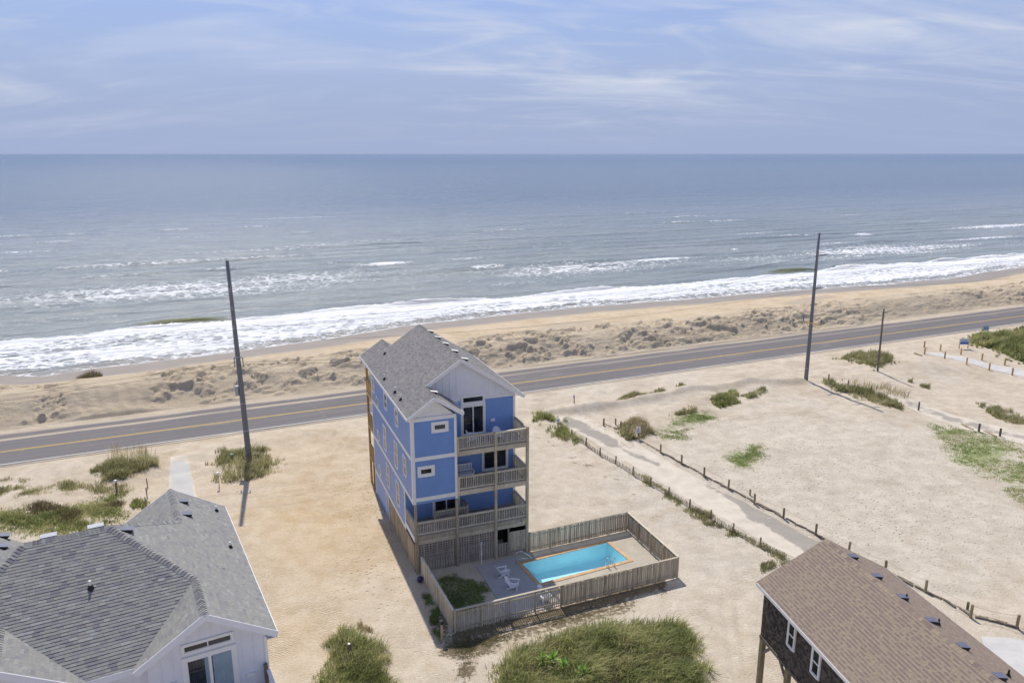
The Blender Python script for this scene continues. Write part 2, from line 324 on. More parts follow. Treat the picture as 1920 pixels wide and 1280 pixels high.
M['shing_blue'] = m_tint('charcoal_asphalt_shingle', [(0.150, 0.146, 0.154), (0.195, 0.190, 0.196), (0.228, 0.222, 0.216), (0.27, 0.262, 0.25)])
M['shing_brown'] = m_tint('brown_asphalt_shingle', [(0.190, 0.148, 0.134), (0.225, 0.178, 0.150), (0.285, 0.228, 0.175), (0.33, 0.265, 0.20)])
M['wall_shake'] = m_tint('dark_cedar_shake', [(0.035, 0.029, 0.026), (0.075, 0.062, 0.054), (0.125, 0.106, 0.092)], noise_scale=14, noise_var=.45)
M['concrete'] = m_plain('pale_concrete', (0.44, 0.40, 0.33), .9, .12, .8, .2, 40, dirt=(.34, .30, .24))
M['concrete_w'] = m_plain('bleached_concrete', (0.55, 0.54, 0.52), .9, .08, .8, .2, 40)
M['patio'] = m_plain('grey_pool_patio', (0.40, 0.395, 0.40), .85, .07, .7, .1, 30, dirt=(.34, .33, .32))
M['coping'] = m_plain('tan_coping', (0.56, 0.37, 0.20), .75, .2, 3, .2, 30)
M['pool'] = m_plain('pool_plaster', (0.62, 0.86, 0.93), .6, .07, .9)
M['rope'] = m_plain('faded_rope', (0.42, 0.38, 0.31), .9, .1, 4)
M['navy'] = m_plain('navy_plastic', (0.02, 0.03, 0.09), .4, .1, 4)
M['cream'] = m_plain('cream_lamp_housing', (0.62, 0.56, 0.36), .5, .05, 3)
M['yucca'] = m_plain('yucca_green', (0.30, 0.50, 0.10), .5, .25, 3)
def m_grass(name, cols):
    m, nt, b = mat_new(name); N = NT(nt); cr = N.n('ShaderNodeValToRGB'); e = cr.color_ramp.elements
    while len(e) < len(cols): e.new(.5)
    for i, c in enumerate(cols): e[i].position = i/(len(cols)-1); e[i].color = (*c, 1)
    N.l(N.attr('tint'), cr.inputs[0]); N.l(cr.outputs[0], b.inputs['Base Color']); setp(b, Roughness=.6); b.inputs['Specular IOR Level'].default_value = .25
    tr = N.n('ShaderNodeBsdfTranslucent'); N.l(cr.outputs[0], tr.inputs[0]); mx = N.n('ShaderNodeMixShader'); mx.inputs[0].default_value = .42
    N.l(b.outputs[0], mx.inputs[1]); N.l(tr.outputs[0], mx.inputs[2]); N.l(mx.outputs[0], nt.nodes['Material Output'].inputs[0]); return m
M['g_dune'] = m_grass('dune_grass_blades', [(0.21, 0.195, 0.10), (0.33, 0.33, 0.155), (0.46, 0.45, 0.225), (0.64, 0.57, 0.38)])
M['g_lush'] = m_grass('lush_grass_blades', [(0.20, 0.205, 0.085), (0.31, 0.355, 0.125), (0.44, 0.46, 0.20), (0.62, 0.56, 0.32)])
M['g_dry'] = m_grass('dry_grass_blades', [(0.22, 0.19, 0.10), (0.38, 0.33, 0.18), (0.56, 0.48, 0.29), (0.66, 0.57, 0.38)])
M['g_lawn'] = m_grass('low_lawn_blades', [(0.17, 0.21, 0.07), (0.25, 0.35, 0.095), (0.34, 0.43, 0.15), (0.48, 0.48, 0.24)])
M['g_brown'] = m_grass('brown_brush_twigs', [(0.13, 0.105, 0.07), (0.21, 0.165, 0.10), (0.29, 0.24, 0.14), (0.28, 0.29, 0.13)])
# sand
def m_sand():
    m, nt, b = mat_new('sand'); N = NT(nt); c = N.coord()
    big = N.noise(c, .16, 5, .6); mid = N.noise(c, .8, 6, .6); fine = N.noise(c, 7.0, 6, .7); grain = N.noise(c, 45, 3, .7)
    pale = N.mix(N.ramp(mid, .3, .7), (0.56, 0.50, 0.41), (0.69, 0.63, 0.535)); warm = N.mix(N.ramp(mid, .3, .72), (0.58, 0.435, 0.26), (0.67, 0.54, 0.37))
    wf = N.math('ADD', N.attr('warm'), N.math('MULTIPLY', N.math('SUBTRACT', big, .5), .9)); wf = N.math('MINIMUM', N.math('MAXIMUM', wf, 0.0), 1.0)
    col = N.mix(wf, pale, warm)
    bm = N.attr('berm'); col = N.mix(N.math('MULTIPLY', bm, N.ramp(mid, .35, .65, .45, .95)), col, (0.60, 0.50, 0.36))
    col = N.mix(N.ramp(fine, .30, .70, .42, 0), col, (0.36, 0.29, 0.20))
    wet = N.attr('wet'); wf2 = N.math('MULTIPLY', wet, N.ramp(N.noise(c, .35, 4), .2, .6, .8, 1.0)); col = N.mix(wf2, col, (0.30, 0.245, 0.175))
    lit = N.attr('litter'); lf = N.ramp(N.math('ADD', lit, N.math('MULTIPLY', N.math('SUBTRACT', N.noise(c, 3.2, 7, .72), .5), 1.5)), .42, .62); lf = N.math('MULTIPLY', lf, N.ramp(lit, 0.02, .2))
    col = N.mix(lf, col, N.mix(N.ramp(fine, .35, .65), (0.115, 0.092, 0.055), (0.24, 0.195, 0.125)))
    gr = N.attr('green'); gf = N.ramp(N.math('ADD', gr, N.math('MULTIPLY', N.math('SUBTRACT', N.noise(c, 2.6, 7, .75), .5), 1.6)), .50, .80); gf = N.math('MULTIPLY', N.math('MULTIPLY', gf, N.ramp(gr, .02, .25)), .8)
    col = N.mix(gf, col, N.mix(N.ramp(fine, .3, .7), (0.17, 0.235, 0.06), (0.29, 0.33, 0.12)))
    spk = N.ramp(N.noise(c, 2.3, 2, .5), .74, .78); col = N.mix(N.math('MULTIPLY', spk, .5), col, (0.22, 0.17, 0.11))
    N.l(col, b.inputs['Base Color']); rr = N.ramp(wet, 0, 1, .95, .32); N.l(rr, b.inputs['Roughness']); b.inputs['Specular IOR Level'].default_value = .3
    dry = N.math('SUBTRACT', 1.0, wet); wv = N.n('ShaderNodeTexWave', bands_direction='Y'); wv.inputs['Scale'].default_value = 2.2; wv.inputs['Distortion'].default_value = 9; wv.inputs['Detail'].default_value = 4; wv.inputs['Detail Scale'].default_value = .7
    N.l(N.mapping(c, (1, 1, 1), (0, 0, .35)), wv.inputs['Vector'])
    vor = N.n('ShaderNodeTexVoronoi'); vor.inputs['Scale'].default_value = 2.6; N.l(N.mapping(c, (1, 1.0, 1)), vor.inputs['Vector']); pit = N.ramp(vor.outputs['Distance'], 0, .32, -1, 0)
    h = N.math('ADD', N.math('ADD', N.math('MULTIPLY', fine, .55), N.math('MULTIPLY', grain, .18)), N.math('MULTIPLY', wv.outputs['Fac'], N.ramp(big, .4, .65, 0, .35)))
    crumb = N.noise(c, 2.6, 7, .72); h = N.math('ADD', h, N.math('MULTIPLY', bm, N.math('MULTIPLY', crumb, 1.1)))
    h = N.math('ADD', h, N.math('MULTIPLY', pit, N.math('MULTIPLY', N.attr('foot'), .9)))
    N.l(N.bump(N.math('MULTIPLY', h, dry), .9, .13), b.inputs['Normal']); return m
M['sand'] = m_sand()
# ------------------------------------------------------------------ ground sheet
def axis(lo, hi, step, far_lo, far_hi, grow=1.25):
    a = list(np.arange(lo, hi, step)); s = step; x = lo; pre = []
    while x > far_lo: s *= grow; x -= s; pre.append(x)
    s = step; x = a[-1]; post = []
    while x < far_hi: s *= grow; x += s; post.append(x)
    return np.array(pre[::-1]+a+post)
def grid(ta, na):
    T, Nn = np.meshgrid(ta, na); X = RD.o[0]+RD.U[0]*T+RD.V[0]*Nn; Y = RD.o[1]+RD.U[1]*T+RD.V[1]*Nn
    a, b = T.shape; i = (np.arange(a-1)[:, None]*b + np.arange(b-1)[None, :]).ravel(); Fq = np.stack([i, i+1, i+b+1, i+b], 1); return T, Nn, X, Y, Fq
def blob(PX, PY, lst):
    r = np.zeros_like(PX)
    for (x, y, rx, ry, s) in lst: r = np.maximum(r, s*np.exp(-((PX-x)/rx)**2-((PY-y)/ry)**2))
    return r
ta = np.concatenate([axis(-22, 110, 0.22, -1500, 110.0, 1.3), np.arange(110.4, 215, .4), 215+np.cumsum(.5*1.3**np.arange(26))]); ta = np.unique(np.round(ta, 4)); na = np.concatenate([axis(-58, 8.6, 0.27, -900, 8.0, 1.3), np.arange(8.7, 19.5, 0.15), np.arange(19.6, 52, .5), [54, 58, 64, 75, 90]]); na = np.unique(np.round(na, 4))
T, Nn, X, Y, Fq = grid(ta, na); Z = hgt(X, Y); PX, PY = proj(X, Y, Z*0)
warm = 0.25 + 0.55*sstep(20, 26, Nn)*(1-sstep(0, 200, T)*.25) + blob(PX, PY, [(600, 980, 190, 150, .75), (620, 860, 160, 60, .45), (560, 1190, 130, 90, .5), (380, 1000, 200, 200, .3)]) - blob(PX, PY, [(1550, 950, 420, 170, .45), (1300, 1000, 200, 150, .3), (1120, 700, 300, 60, .2)])
wetn = shore_n(T); wet = sstep(wetn-10+3*fbm(T, Nn, 12, 3, 51), wetn-6, Nn) + 1.0*np.exp(-((Nn-9.15-.4*fbm(T, Nn, 6, 2, 52))/.45)**2)*sstep(50, 60, T)*(1-sstep(116, 124, T))
wet = wet + .55*np.exp(-((Nn-9.3)/.5)**2)*sstep(18, 26, T)*(1-sstep(36, 42, T)) + .55*sstep(24, 27, Nn)*sstep(.06, .12, fbm(T*.35, Nn, 9, 3, 53))
berm_a = sstep(9.2, 10.5, Nn)*(1-sstep(17.5, 21, Nn))
def lband(PX, PY, pts, wd, s): return s*np.exp(-(seg_d(PX, PY, pts)/wd)**2)
LIT = [(825, 1170, 28, 40, .7), (850, 1220, 40, 22, .8), (900, 1215, 60, 28, .7), (875, 1262, 34, 30, .68), (960, 1195, 60, 18, .5), (1080, 1160, 80, 14, .35), (880, 1085, 30, 14, .35),
        (90, 925, 130, 16, .36), (60, 905, 60, 10, .3), (190, 930, 60, 14, .4), (450, 925, 35, 14, .4), (1060, 815, 30, 22, .35), (1130, 860, 40, 30, .3), (1230, 930, 40, 25, .3), (170, 722, 34, 12, .5), (60, 965, 80, 25, .55), (200, 960, 60, 25, .5)]
GRN = [(1300, 782, 60, 18, .8), (1260, 800, 40, 22, .6), (1390, 860, 50, 26, .8), (1420, 838, 26, 18, .65), (1840, 850, 90, 45, .85), (1780, 812, 40, 14, .8), (1910, 890, 60, 50, .7), (1860, 810, 60, 20, .4), (1880, 1000, 18, 12, .4), (1590, 950, 60, 18, .28), (1480, 900, 50, 25, .22), (800, 1130, 22, 40, .55), (820, 1180, 25, 25, .5), (880, 1120, 60, 40, .4)]
foot = sstep(-6, -12, Nn)*(0.25+blob(PX, PY, [(700, 950, 90, 120, .9), (700, 1080, 70, 90, .9), (1500, 870, 260, 120, .8), (1700, 960, 260, 130, .8)])) + berm_a*.2
_PF = Frame(*HB.w(7.05, -4.52), 21.05+4.4); _qu = (X.ravel()-_PF.o[0])*_PF.U[0]+(Y.ravel()-_PF.o[1])*_PF.U[1]; _qv = (X.ravel()-_PF.o[0])*_PF.V[0]+(Y.ravel()-_PF.o[1])*_PF.V[1]
_in = (_qu > -.02) & (_qu < 7.48) & (_qv > -.02) & (_qv < 3.32); Fq = Fq[~_in[Fq].any(1)]                  # opening for the pool basin
M_ground = np_mesh('ground', np.stack([X.ravel(), Y.ravel(), Z.ravel()], 1), Fq, M['sand'],
                   dict(warm=np.clip(warm, 0, 1).ravel(), wet=np.clip(wet, 0, 1).ravel(), berm=berm_a.ravel(), litter=np.maximum.reduce([blob(PX, PY, LIT), np.maximum(lband(PX, PY, [(855, 1192), (1000, 1158), (1120, 1128), (1240, 1094)], 15, .78), lband(PX, PY, [(870, 1205), (960, 1190), (1060, 1165), (1170, 1135)], 34, .60)), .70*np.exp(-(seg_d(X, Y-.15, ROPE)/.30)**2)*sstep(-.3, -.1, fbm(X, Y, 2, 2, 97))]).ravel(), green=blob(PX, PY, GRN).ravel(), foot=np.clip(foot, 0, 1).ravel()))
tag(link(bpy.data.objects.new('ground', M_ground)), kind='structure')
# ------------------------------------------------------------------ ocean
def m_sea():
    m, nt, b = mat_new('sea_water'); N = NT(nt); c = N.coord(); r = N.mapping(c, (1, 1, 1), (0, 0, -RD.a)); at = N.attr
    cr = N.mix(at('deep'), (0.315, 0.345, 0.335), (0.085, 0.145, 0.25)); cr = N.mix(N.ramp(N.noise(N.mapping(r, (.012, .05, 1)), 1, 5, .6), .35, .7, 0, .5), cr, (0.15, 0.20, 0.235))
    cr = N.mix(N.math('MULTIPLY', at('shal'), .85), cr, (0.34, 0.30, 0.24))
    cr = N.mix(N.math('MULTIPLY', at('green'), 1.0), cr, (0.17, 0.175, 0.045))
    w1 = N.noise(N.mapping(r, (.22, .62, 1)), 1, 6, .62, .5); w2 = N.noise(N.mapping(r, (.9, 1.7, 1)), 1.3, 5, .6, .3); w3 = N.noise(N.mapping(r, (.05, .14, 1)), 1, 4, .55, .4)
    lace = N.n('ShaderNodeTexVoronoi', feature='DISTANCE_TO_EDGE'); lace.inputs['Scale'].default_value = .55; dn = N.n('ShaderNodeVectorMath', operation='ADD')
    wn_ = N.n('ShaderNodeTexNoise'); wn_.inputs['Scale'].default_value = .5; wn_.inputs['Detail'].default_value = 5; N.l(r, wn_.inputs['Vector']); sc_ = N.n('ShaderNodeVectorMath', operation='SCALE'); N.l(wn_.outputs['Color'], sc_.inputs[0]); sc_.inputs['Scale'].default_value = 3.2
    N.l(r, dn.inputs[0]); N.l(sc_.outputs[0], dn.inputs[1]); N.l(N.mapping(dn.outputs[0], (.65, 1.25, 1)), lace.inputs['Vector'])
    edge = N.ramp(lace.outputs['Distance'], 0, .22, .42, -.30); fn = N.noise(N.mapping(r, (.5, 1.1, 1)), 1.2, 8, .7)
    fo = N.math('ADD', at('foam'), N.math('ADD', N.math('MULTIPLY', edge, .62), N.math('MULTIPLY', N.math('SUBTRACT', fn, .5), 1.25)))
    fm = N.math('MULTIPLY', N.ramp(fo, .42, .70), N.ramp(at('foam'), .01, .12))
    caps = N.math('MULTIPLY', N.ramp(N.noise(N.mapping(r, (.04, .30, 1)), 1, 8, .72, .6), .62, .76), .62); glint_paint = N.math('MULTIPLY', N.ramp(N.noise(N.mapping(r, (.16, .75, 1)), 1, 6, .75, .5), .60, .74), N.ramp(N.noise(N.mapping(r, (.01, .06, 1), (0, 0, 0), (3, 1, 0)), 1, 5, .6, .5), .46, .64, .12, .55)); fm = N.math('MAXIMUM', fm, N.math('MULTIPLY', N.math('MAXIMUM', caps, glint_paint), at('cap')))  # whitecap streaks, plus sun glints painted as white flecks into the base colour
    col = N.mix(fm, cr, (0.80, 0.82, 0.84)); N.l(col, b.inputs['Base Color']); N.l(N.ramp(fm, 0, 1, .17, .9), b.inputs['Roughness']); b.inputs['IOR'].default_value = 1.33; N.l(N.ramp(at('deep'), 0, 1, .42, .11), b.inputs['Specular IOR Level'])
    w4 = N.noise(N.mapping(r, (.010, .075, 1)), 1, 5, .6, .6); h = N.math('ADD', N.math('ADD', N.math('MULTIPLY', w1, .6), N.math('MULTIPLY', w4, 2.6)), 0.0); h = N.math('ADD', N.math('ADD', h, N.math('MULTIPLY', w2, .13)), N.math('ADD', N.math('MULTIPLY', w3, 1.3), N.math('MULTIPLY', fm, .06)))
    N.l(N.bump(h, 1.0, 1.3), b.inputs['Normal']); return m
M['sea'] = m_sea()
ta = axis(-45, 260, 0.75, -70000, 90000, 1.18); na = np.unique(np.round(np.concatenate([np.arange(31, 70, .3), np.arange(70, 135, .6), np.arange(135, 260, 1.1), axis(260, 261, .9, 259, 75000, 1.085)]), 3))
T, Nn, X, Y, Fq = grid(ta, na); g0 = hgt(X, Y); sn = shore_n(T); dep = SEA-g0
Z = np.full_like(T, SEA); near = 1-sstep(130, 260, Nn)
wob = 5*fbm(T, T*0, 30, 3, 61); br = 61+wob+2*fbm(T, T*0+4, 8, 2, 62); Bh = np.clip(0.25+2.4*fbm(T, T*0+8, 16, 3, 63), 0.05, 1)
def wave(cn, wf, wb): d = Nn-cn; return np.where(d < 0, np.exp(-(d/wf)**2), np.exp(-(d/wb)**2))
Z += 0.95*Bh*wave(br, 0.9, 2.8)
o2 = 103+1.5*wob+6*fbm(T, T*0+21, 26, 2, 64); B2 = np.clip(.2+2.0*fbm(T, T*0+14, 18, 3, 65), 0, 1); Z += 0.7*B2*wave(o2, 1.4, 4.0)*near
Z += near*sstep(48, 62, Nn)*(0.30*fbm(T*.35, Nn, 7, 4, 66)+0.16*np.sin(Nn/9*2*math.pi+4*fbm(T, Nn, 40, 2, 67)))
Z += 0.10*fbm(T, Nn, 1.2, 3, 68)*(1-sstep(60, 75, Nn))*sstep(.05, .5, dep)
band = sstep(sn+0.8+4.5*fbm(T, Nn, 10, 3, 71), sn+5.5+3*fbm(T, Nn, 7, 2, 70), Nn)*(1-sstep(br-0.2, br+2.0, Nn)); 
foam = 0.92*band*(0.80+0.5*fbm(T*.6, Nn, 6, 3, 72)) + 0.95*wave(br-.6, 2.8, .7)*sstep(.22, .5, Bh+.2)
foam = np.maximum(foam, (0.42+.3*fbm(T, Nn, 10, 2, 73))*sstep(-.02, .04, dep)*(1-sstep(.1, .4, dep)))
foam = np.maximum(foam, 1.0*np.exp(-(dep/.035)**2))
left2 = np.exp(-((T-22)/48)**2); foam = np.maximum(foam, left2*(.70+.7*fbm(T*.4, Nn, 9, 3, 74))*np.exp(-((Nn-o2+4)/12)**2))
foam = np.maximum(foam, np.exp(-((T-112)/38)**2)*(.45+1.0*fbm(T*.5, Nn, 8, 3, 75))*np.exp(-((Nn-92)/11)**2)); foam = np.maximum(foam, np.exp(-((T-215)/60)**2)*(.55+.9*fbm(T*.5, Nn, 10, 3, 76))*np.exp(-((Nn-86)/13)**2))
foam = np.maximum(foam, .9*wave(o2-.5, 2, .8)*sstep(.5, .8, B2)*near)
foam = np.maximum(foam, np.exp(-((T-45)/70)**2)*.42*np.exp(-((Nn-76)/5)**2)*sstep(0.0, .2, fbm(T*.4, Nn, 9, 3, 77)))
for k_, (n_, wd_) in enumerate(((128, 1.2), (146, 1.4), (165, 1.5), (189, 1.8), (214, 2.0), (240, 2.2))):
    cl = n_+9*fbm(T, T*0+k_, 45, 3, 110+k_)+2.5*fbm(T, T*0, 9, 2, 120+k_); am = sstep(.05, .28, fbm(T, T*0+k_*7, 22, 3, 130+k_)+.12*np.exp(-((T-25)/60)**2)); Z += .45*am*wave(cl, 1.5*wd_, 3*wd_); foam = np.maximum(foam, .52*am*wave(cl-.4, wd_*1.2, wd_*.6))
green = (wave(br+.8, .8, 1.6)*sstep(.5, .8, Bh) + .6*wave(o2+1.2, 1, 2)*sstep(.55, .9, B2)*near)*(1-.8*left2)
for px_, py_, rt_, rn_, st_ in ((1870, 424, 26, 4.5, 1.0), (1840, 447, 22, 3.0, .7), (1740, 463, 14, 2.5, .7), (1617, 440, 4.5, 2.2, 1.0), (722, 495, 7, 2.6, 1.0), (1235, 487, 13, 2.4, .95), (1062, 503, 10, 2.6, .85), (870, 486, 8, 1.4, .55), (560, 408, 25, 2.2, .5), (480, 470, 22, 1.8, .5), (240, 498, 9, 1.2, .6), (330, 492, 7, 1.2, .6), (690, 452, 16, 1.6, .45), (1420, 437, 14, 2.0, .5), (1560, 456, 14, 2.4, .45)):
    q_ = RD.inv(*G(px_, py_, SEA)); foam = np.maximum(foam, st_*np.exp(-((T-q_[0])/rt_)**2-((Nn-q_[1])/rn_)**2)); Z += .35*st_*np.exp(-((T-q_[0])/rt_)**2)*wave(q_[1]+.5, .8, 2.2)*near
for px_, py_, rt_ in ((1482, 509, 7.0), (345, 606, 7.5)):
    q_ = RD.inv(*G(px_, py_, SEA)); e_ = np.exp(-((T-q_[0])/rt_)**4); w_ = wave(q_[1]+.4, 1.1, 2.6); Z += .55*e_*w_; green = np.maximum(green, e_*wave(q_[1], 1.2, 1.5)); foam = foam*(1-.9*e_*wave(q_[1]+.3, 1.3, 2.2))
deep = sstep(60, 420, Nn)*.75+.25*sstep(300, 3000, Nn)
cap = sstep(62, 90, Nn)*(1-.75*sstep(160, 420, Nn))*(1-sstep(500, 1400, Nn))  # strength of the whitecaps and the painted glints
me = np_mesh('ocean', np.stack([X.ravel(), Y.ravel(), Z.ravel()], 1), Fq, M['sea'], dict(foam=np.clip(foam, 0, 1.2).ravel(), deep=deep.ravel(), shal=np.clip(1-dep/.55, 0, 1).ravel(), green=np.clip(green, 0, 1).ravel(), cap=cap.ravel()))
tag(link(bpy.data.objects.new('ocean', me)), kind='structure')
# ------------------------------------------------------------------ road
def m_road():
    m, nt, b = mat_new('asphalt_road'); N = NT(nt); c = N.coord(); s = N.n('ShaderNodeSeparateXYZ'); N.l(c, s.inputs[0]); n, t = s.outputs[1], s.outputs[0]
    lng = N.mapping(c, (.03, 1.2, 1)); st = N.noise(lng, 1.4, 5, .6); fine = N.noise(c, 9, 5, .7); blot = N.noise(N.mapping(c, (.12, .5, 1)), 1, 5, .6)
    col = N.mix(N.ramp(st, .3, .7), (0.110, 0.104, 0.112), (0.160, 0.150, 0.158)); col = N.mix(N.ramp(fine, .3, .75, 0, .4), col, (0.20, 0.185, 0.175))
    ew = N.math('ADD', N.math('MULTIPLY', N.math('SUBTRACT', blot, .5), 1.5), N.math('MULTIPLY', N.math('SUBTRACT', fine, .5), .6))
    farm = N.ramp(N.math('ADD', n, ew), 7.9, 8.7); nearm = N.ramp(N.math('ADD', n, ew), -1.0, -.5, 1, 0)
    strip = N.math('MULTIPLY', N.ramp(N.math('ABSOLUTE', N.math('SUBTRACT', N.math('ADD', n, N.math('MULTIPLY', ew, .35)), 6.75)), .12, .5, 1, 0), N.ramp(t, 30, 62, 1, .45))
    strip = N.math('MULTIPLY', strip, N.ramp(blot, .25, .5, .35, .95)); wear = N.math('MULTIPLY', N.ramp(blot, .56, .74), .28)
    sf = N.math('MAXIMUM', N.math('MAXIMUM', farm, nearm), N.math('MAXIMUM', strip, wear)); col = N.mix(sf, col, N.mix(fine, (0.40, 0.335, 0.25), (0.50, 0.43, 0.335)))
    vor = N.n('ShaderNodeTexVoronoi', feature='DISTANCE_TO_EDGE'); vor.inputs['Scale'].default_value = .16; N.l(N.mapping(c, (1, .6, 1)), vor.inputs['Vector']); ck = N.math('MULTIPLY', N.ramp(vor.outputs['Distance'], .002, .006, .35, 0), N.ramp(blot, .45, .6)); col = N.mix(ck, col, (0.30, 0.28, 0.26))
    N.l(col, b.inputs['Base Color']); setp(b, Roughness=.85); N.l(N.bump(fine, .3, .02), b.inputs['Normal']); return m
M['road'] = m_road()
road = MB().add([(-1200, -1.15, 0), (1500, -1.15, 0), (1500, 9.0, 0), (-1200, 9.0, 0)], [(0, 1, 2, 3)]).build('road', M['road'])
road.location = (RD.o[0], RD.o[1], 0.0); road.rotation_euler = (0, 0, RD.a); tag(road, kind='structure')
def m_paint(name, col):
    m, nt, b = mat_new(name); N = NT(nt); c = N.coord(); a = N.noise(N.mapping(c, (.5, 6, 1)), 2.5, 7, .7); k = N.ramp(a, .52, .68, 0, .75)
    N.l(N.mix(k, col, (0.2, .18, .16)), b.inputs['Base Color']); setp(b, Roughness=.75); return m
wl_m, yl_m = m_paint('white_road_paint', (0.66, 0.65, 0.62)), m_paint('yellow_road_paint', (0.60, 0.40, 0.07))
for nm, n0, wd, mt in (('white_edge_line', -0.42, .13, wl_m), ('yellow_centre_line', 3.06, .11, yl_m), ('yellow_centre_line', 3.30, .11, yl_m)):
    MB().add([(-1200, n0-wd/2, .004), (1500, n0-wd/2, .004), (1500, n0+wd/2, .004), (-1200, n0+wd/2, .004)], [(0, 1, 2, 3)]).build(nm, mt, road)
# side street, paths, drives: sheets laid just over the sand
def m_street(nm='sand_swept_asphalt', c0=(0.27, 0.245, 0.215), c1=(0.37, 0.335, 0.29)):
    m, nt, b = mat_new(nm); N = NT(nt); c = N.coord(); mid = N.noise(c, .8, 6, .6); fine = N.noise(c, 7, 6, .7)
    sand = N.mix(N.ramp(mid, .3, .7), (0.55, 0.49, 0.40), (0.64, 0.58, 0.49)); asp = N.mix(fine, c0, c1)
    f = N.ramp(N.math('ADD', N.attr('bare'), N.math('MULTIPLY', N.math('SUBTRACT', N.noise(c, .55, 6, .65), .5), 1.1)), .42, .62)
    N.l(N.mix(N.math('MULTIPLY', f, .95), sand, asp), b.inputs['Base Color']); setp(b, Roughness=.92); N.l(N.bump(N.math('ADD', fine, N.math('MULTIPLY', f, -.5)), .5, .05), b.inputs['Normal']); return m
M['street'] = m_street(); M['drive'] = m_street('sand_swept_concrete', (0.46, 0.45, 0.43), (0.54, 0.53, 0.51))
def sheet(name, left, right, mat, bare=None, seg=90, lift=.012, flat=False, bands=()):
    def rs(pts):
        p = np.array([G(*q) for q in pts]); d = np.r_[0, np.cumsum(np.hypot(*np.diff(p, axis=0).T))]; s = np.linspace(0, d[-1], seg); return np.stack([np.interp(s, d, p[:, 0]), np.interp(s, d, p[:, 1])], 1)
    A, B = rs(left), rs(right); k = np.linspace(0, 1, 16)[None, :, None]; Pq = A[:, None]*(1-k)+B[:, None]*k; x, y = Pq[..., 0], Pq[..., 1]
    z = hgt(x, y)+lift if not flat else np.full_like(x, lift)
    ppx, ppy = proj(x, y, z); a, b = x.shape; i = (np.arange(a-1)[:, None]*b+np.arange(b-1)[None, :]).ravel(); F_ = np.stack([i, i+b, i+b+1, i+1], 1)
    me = np_mesh(name, np.stack([x.ravel(), y.ravel(), z.ravel()], 1), F_, mat, dict(bare=np.maximum.reduce([blob(ppx, ppy, bare or [])]+[lband(ppx, ppy, *q) for q in bands]).ravel()))
    return tag(link(bpy.data.objects.new(name, me)), kind='structure')
sheet('side_street', [(1035, 790), (1095, 820), (1165, 862), (1240, 905), (1340, 965), (1480, 1042), (1600, 1110)], [(1090, 775), (1130, 800), (1200, 835), (1280, 880), (1400, 945), (1530, 1010), (1700, 1100)], M['street'],
      [], bands=(([(1065, 788), (1105, 808), (1150, 832)], 13, .78), ([(1150, 832), (1185, 850), (1235, 872)], 7, .62), ([(1325, 908), (1365, 930), (1400, 950)], 8, .7), ([(1400, 950), (1450, 980), (1510, 1015), (1570, 1055)], 19, .85)))
sheet('sandy_lane', [(1640, 735), (1720, 772), (1800, 802), (1930, 838)], [(1660, 728), (1740, 760), (1820, 785), (1930, 815)], M['street'], [], bands=(([(1700, 752), (1780, 784), (1860, 806), (1930, 822)], 9, .62),))
sheet('walkway', [(1733, 661), (1771, 671), (1812, 681.5), (1854, 692), (1930, 709)], [(1740, 659), (1780, 667), (1850, 681), (1930, 695.5)], M['concrete_w'], lift=.03)
sheet('driveway', [(320, 856), (317, 900), (315, 960)], [(351, 856), (362, 900), (376, 960)], M['drive'], lift=.02, bands=(([(337, 884), (340, 900), (344, 960)], 24, 1.15),))
sheet('parking_pad', [(1838, 1196), (1850, 1230), (1880, 1290)], [(1960, 1204), (1990, 1240), (2020, 1300)], M['concrete_w'], lift=.05)
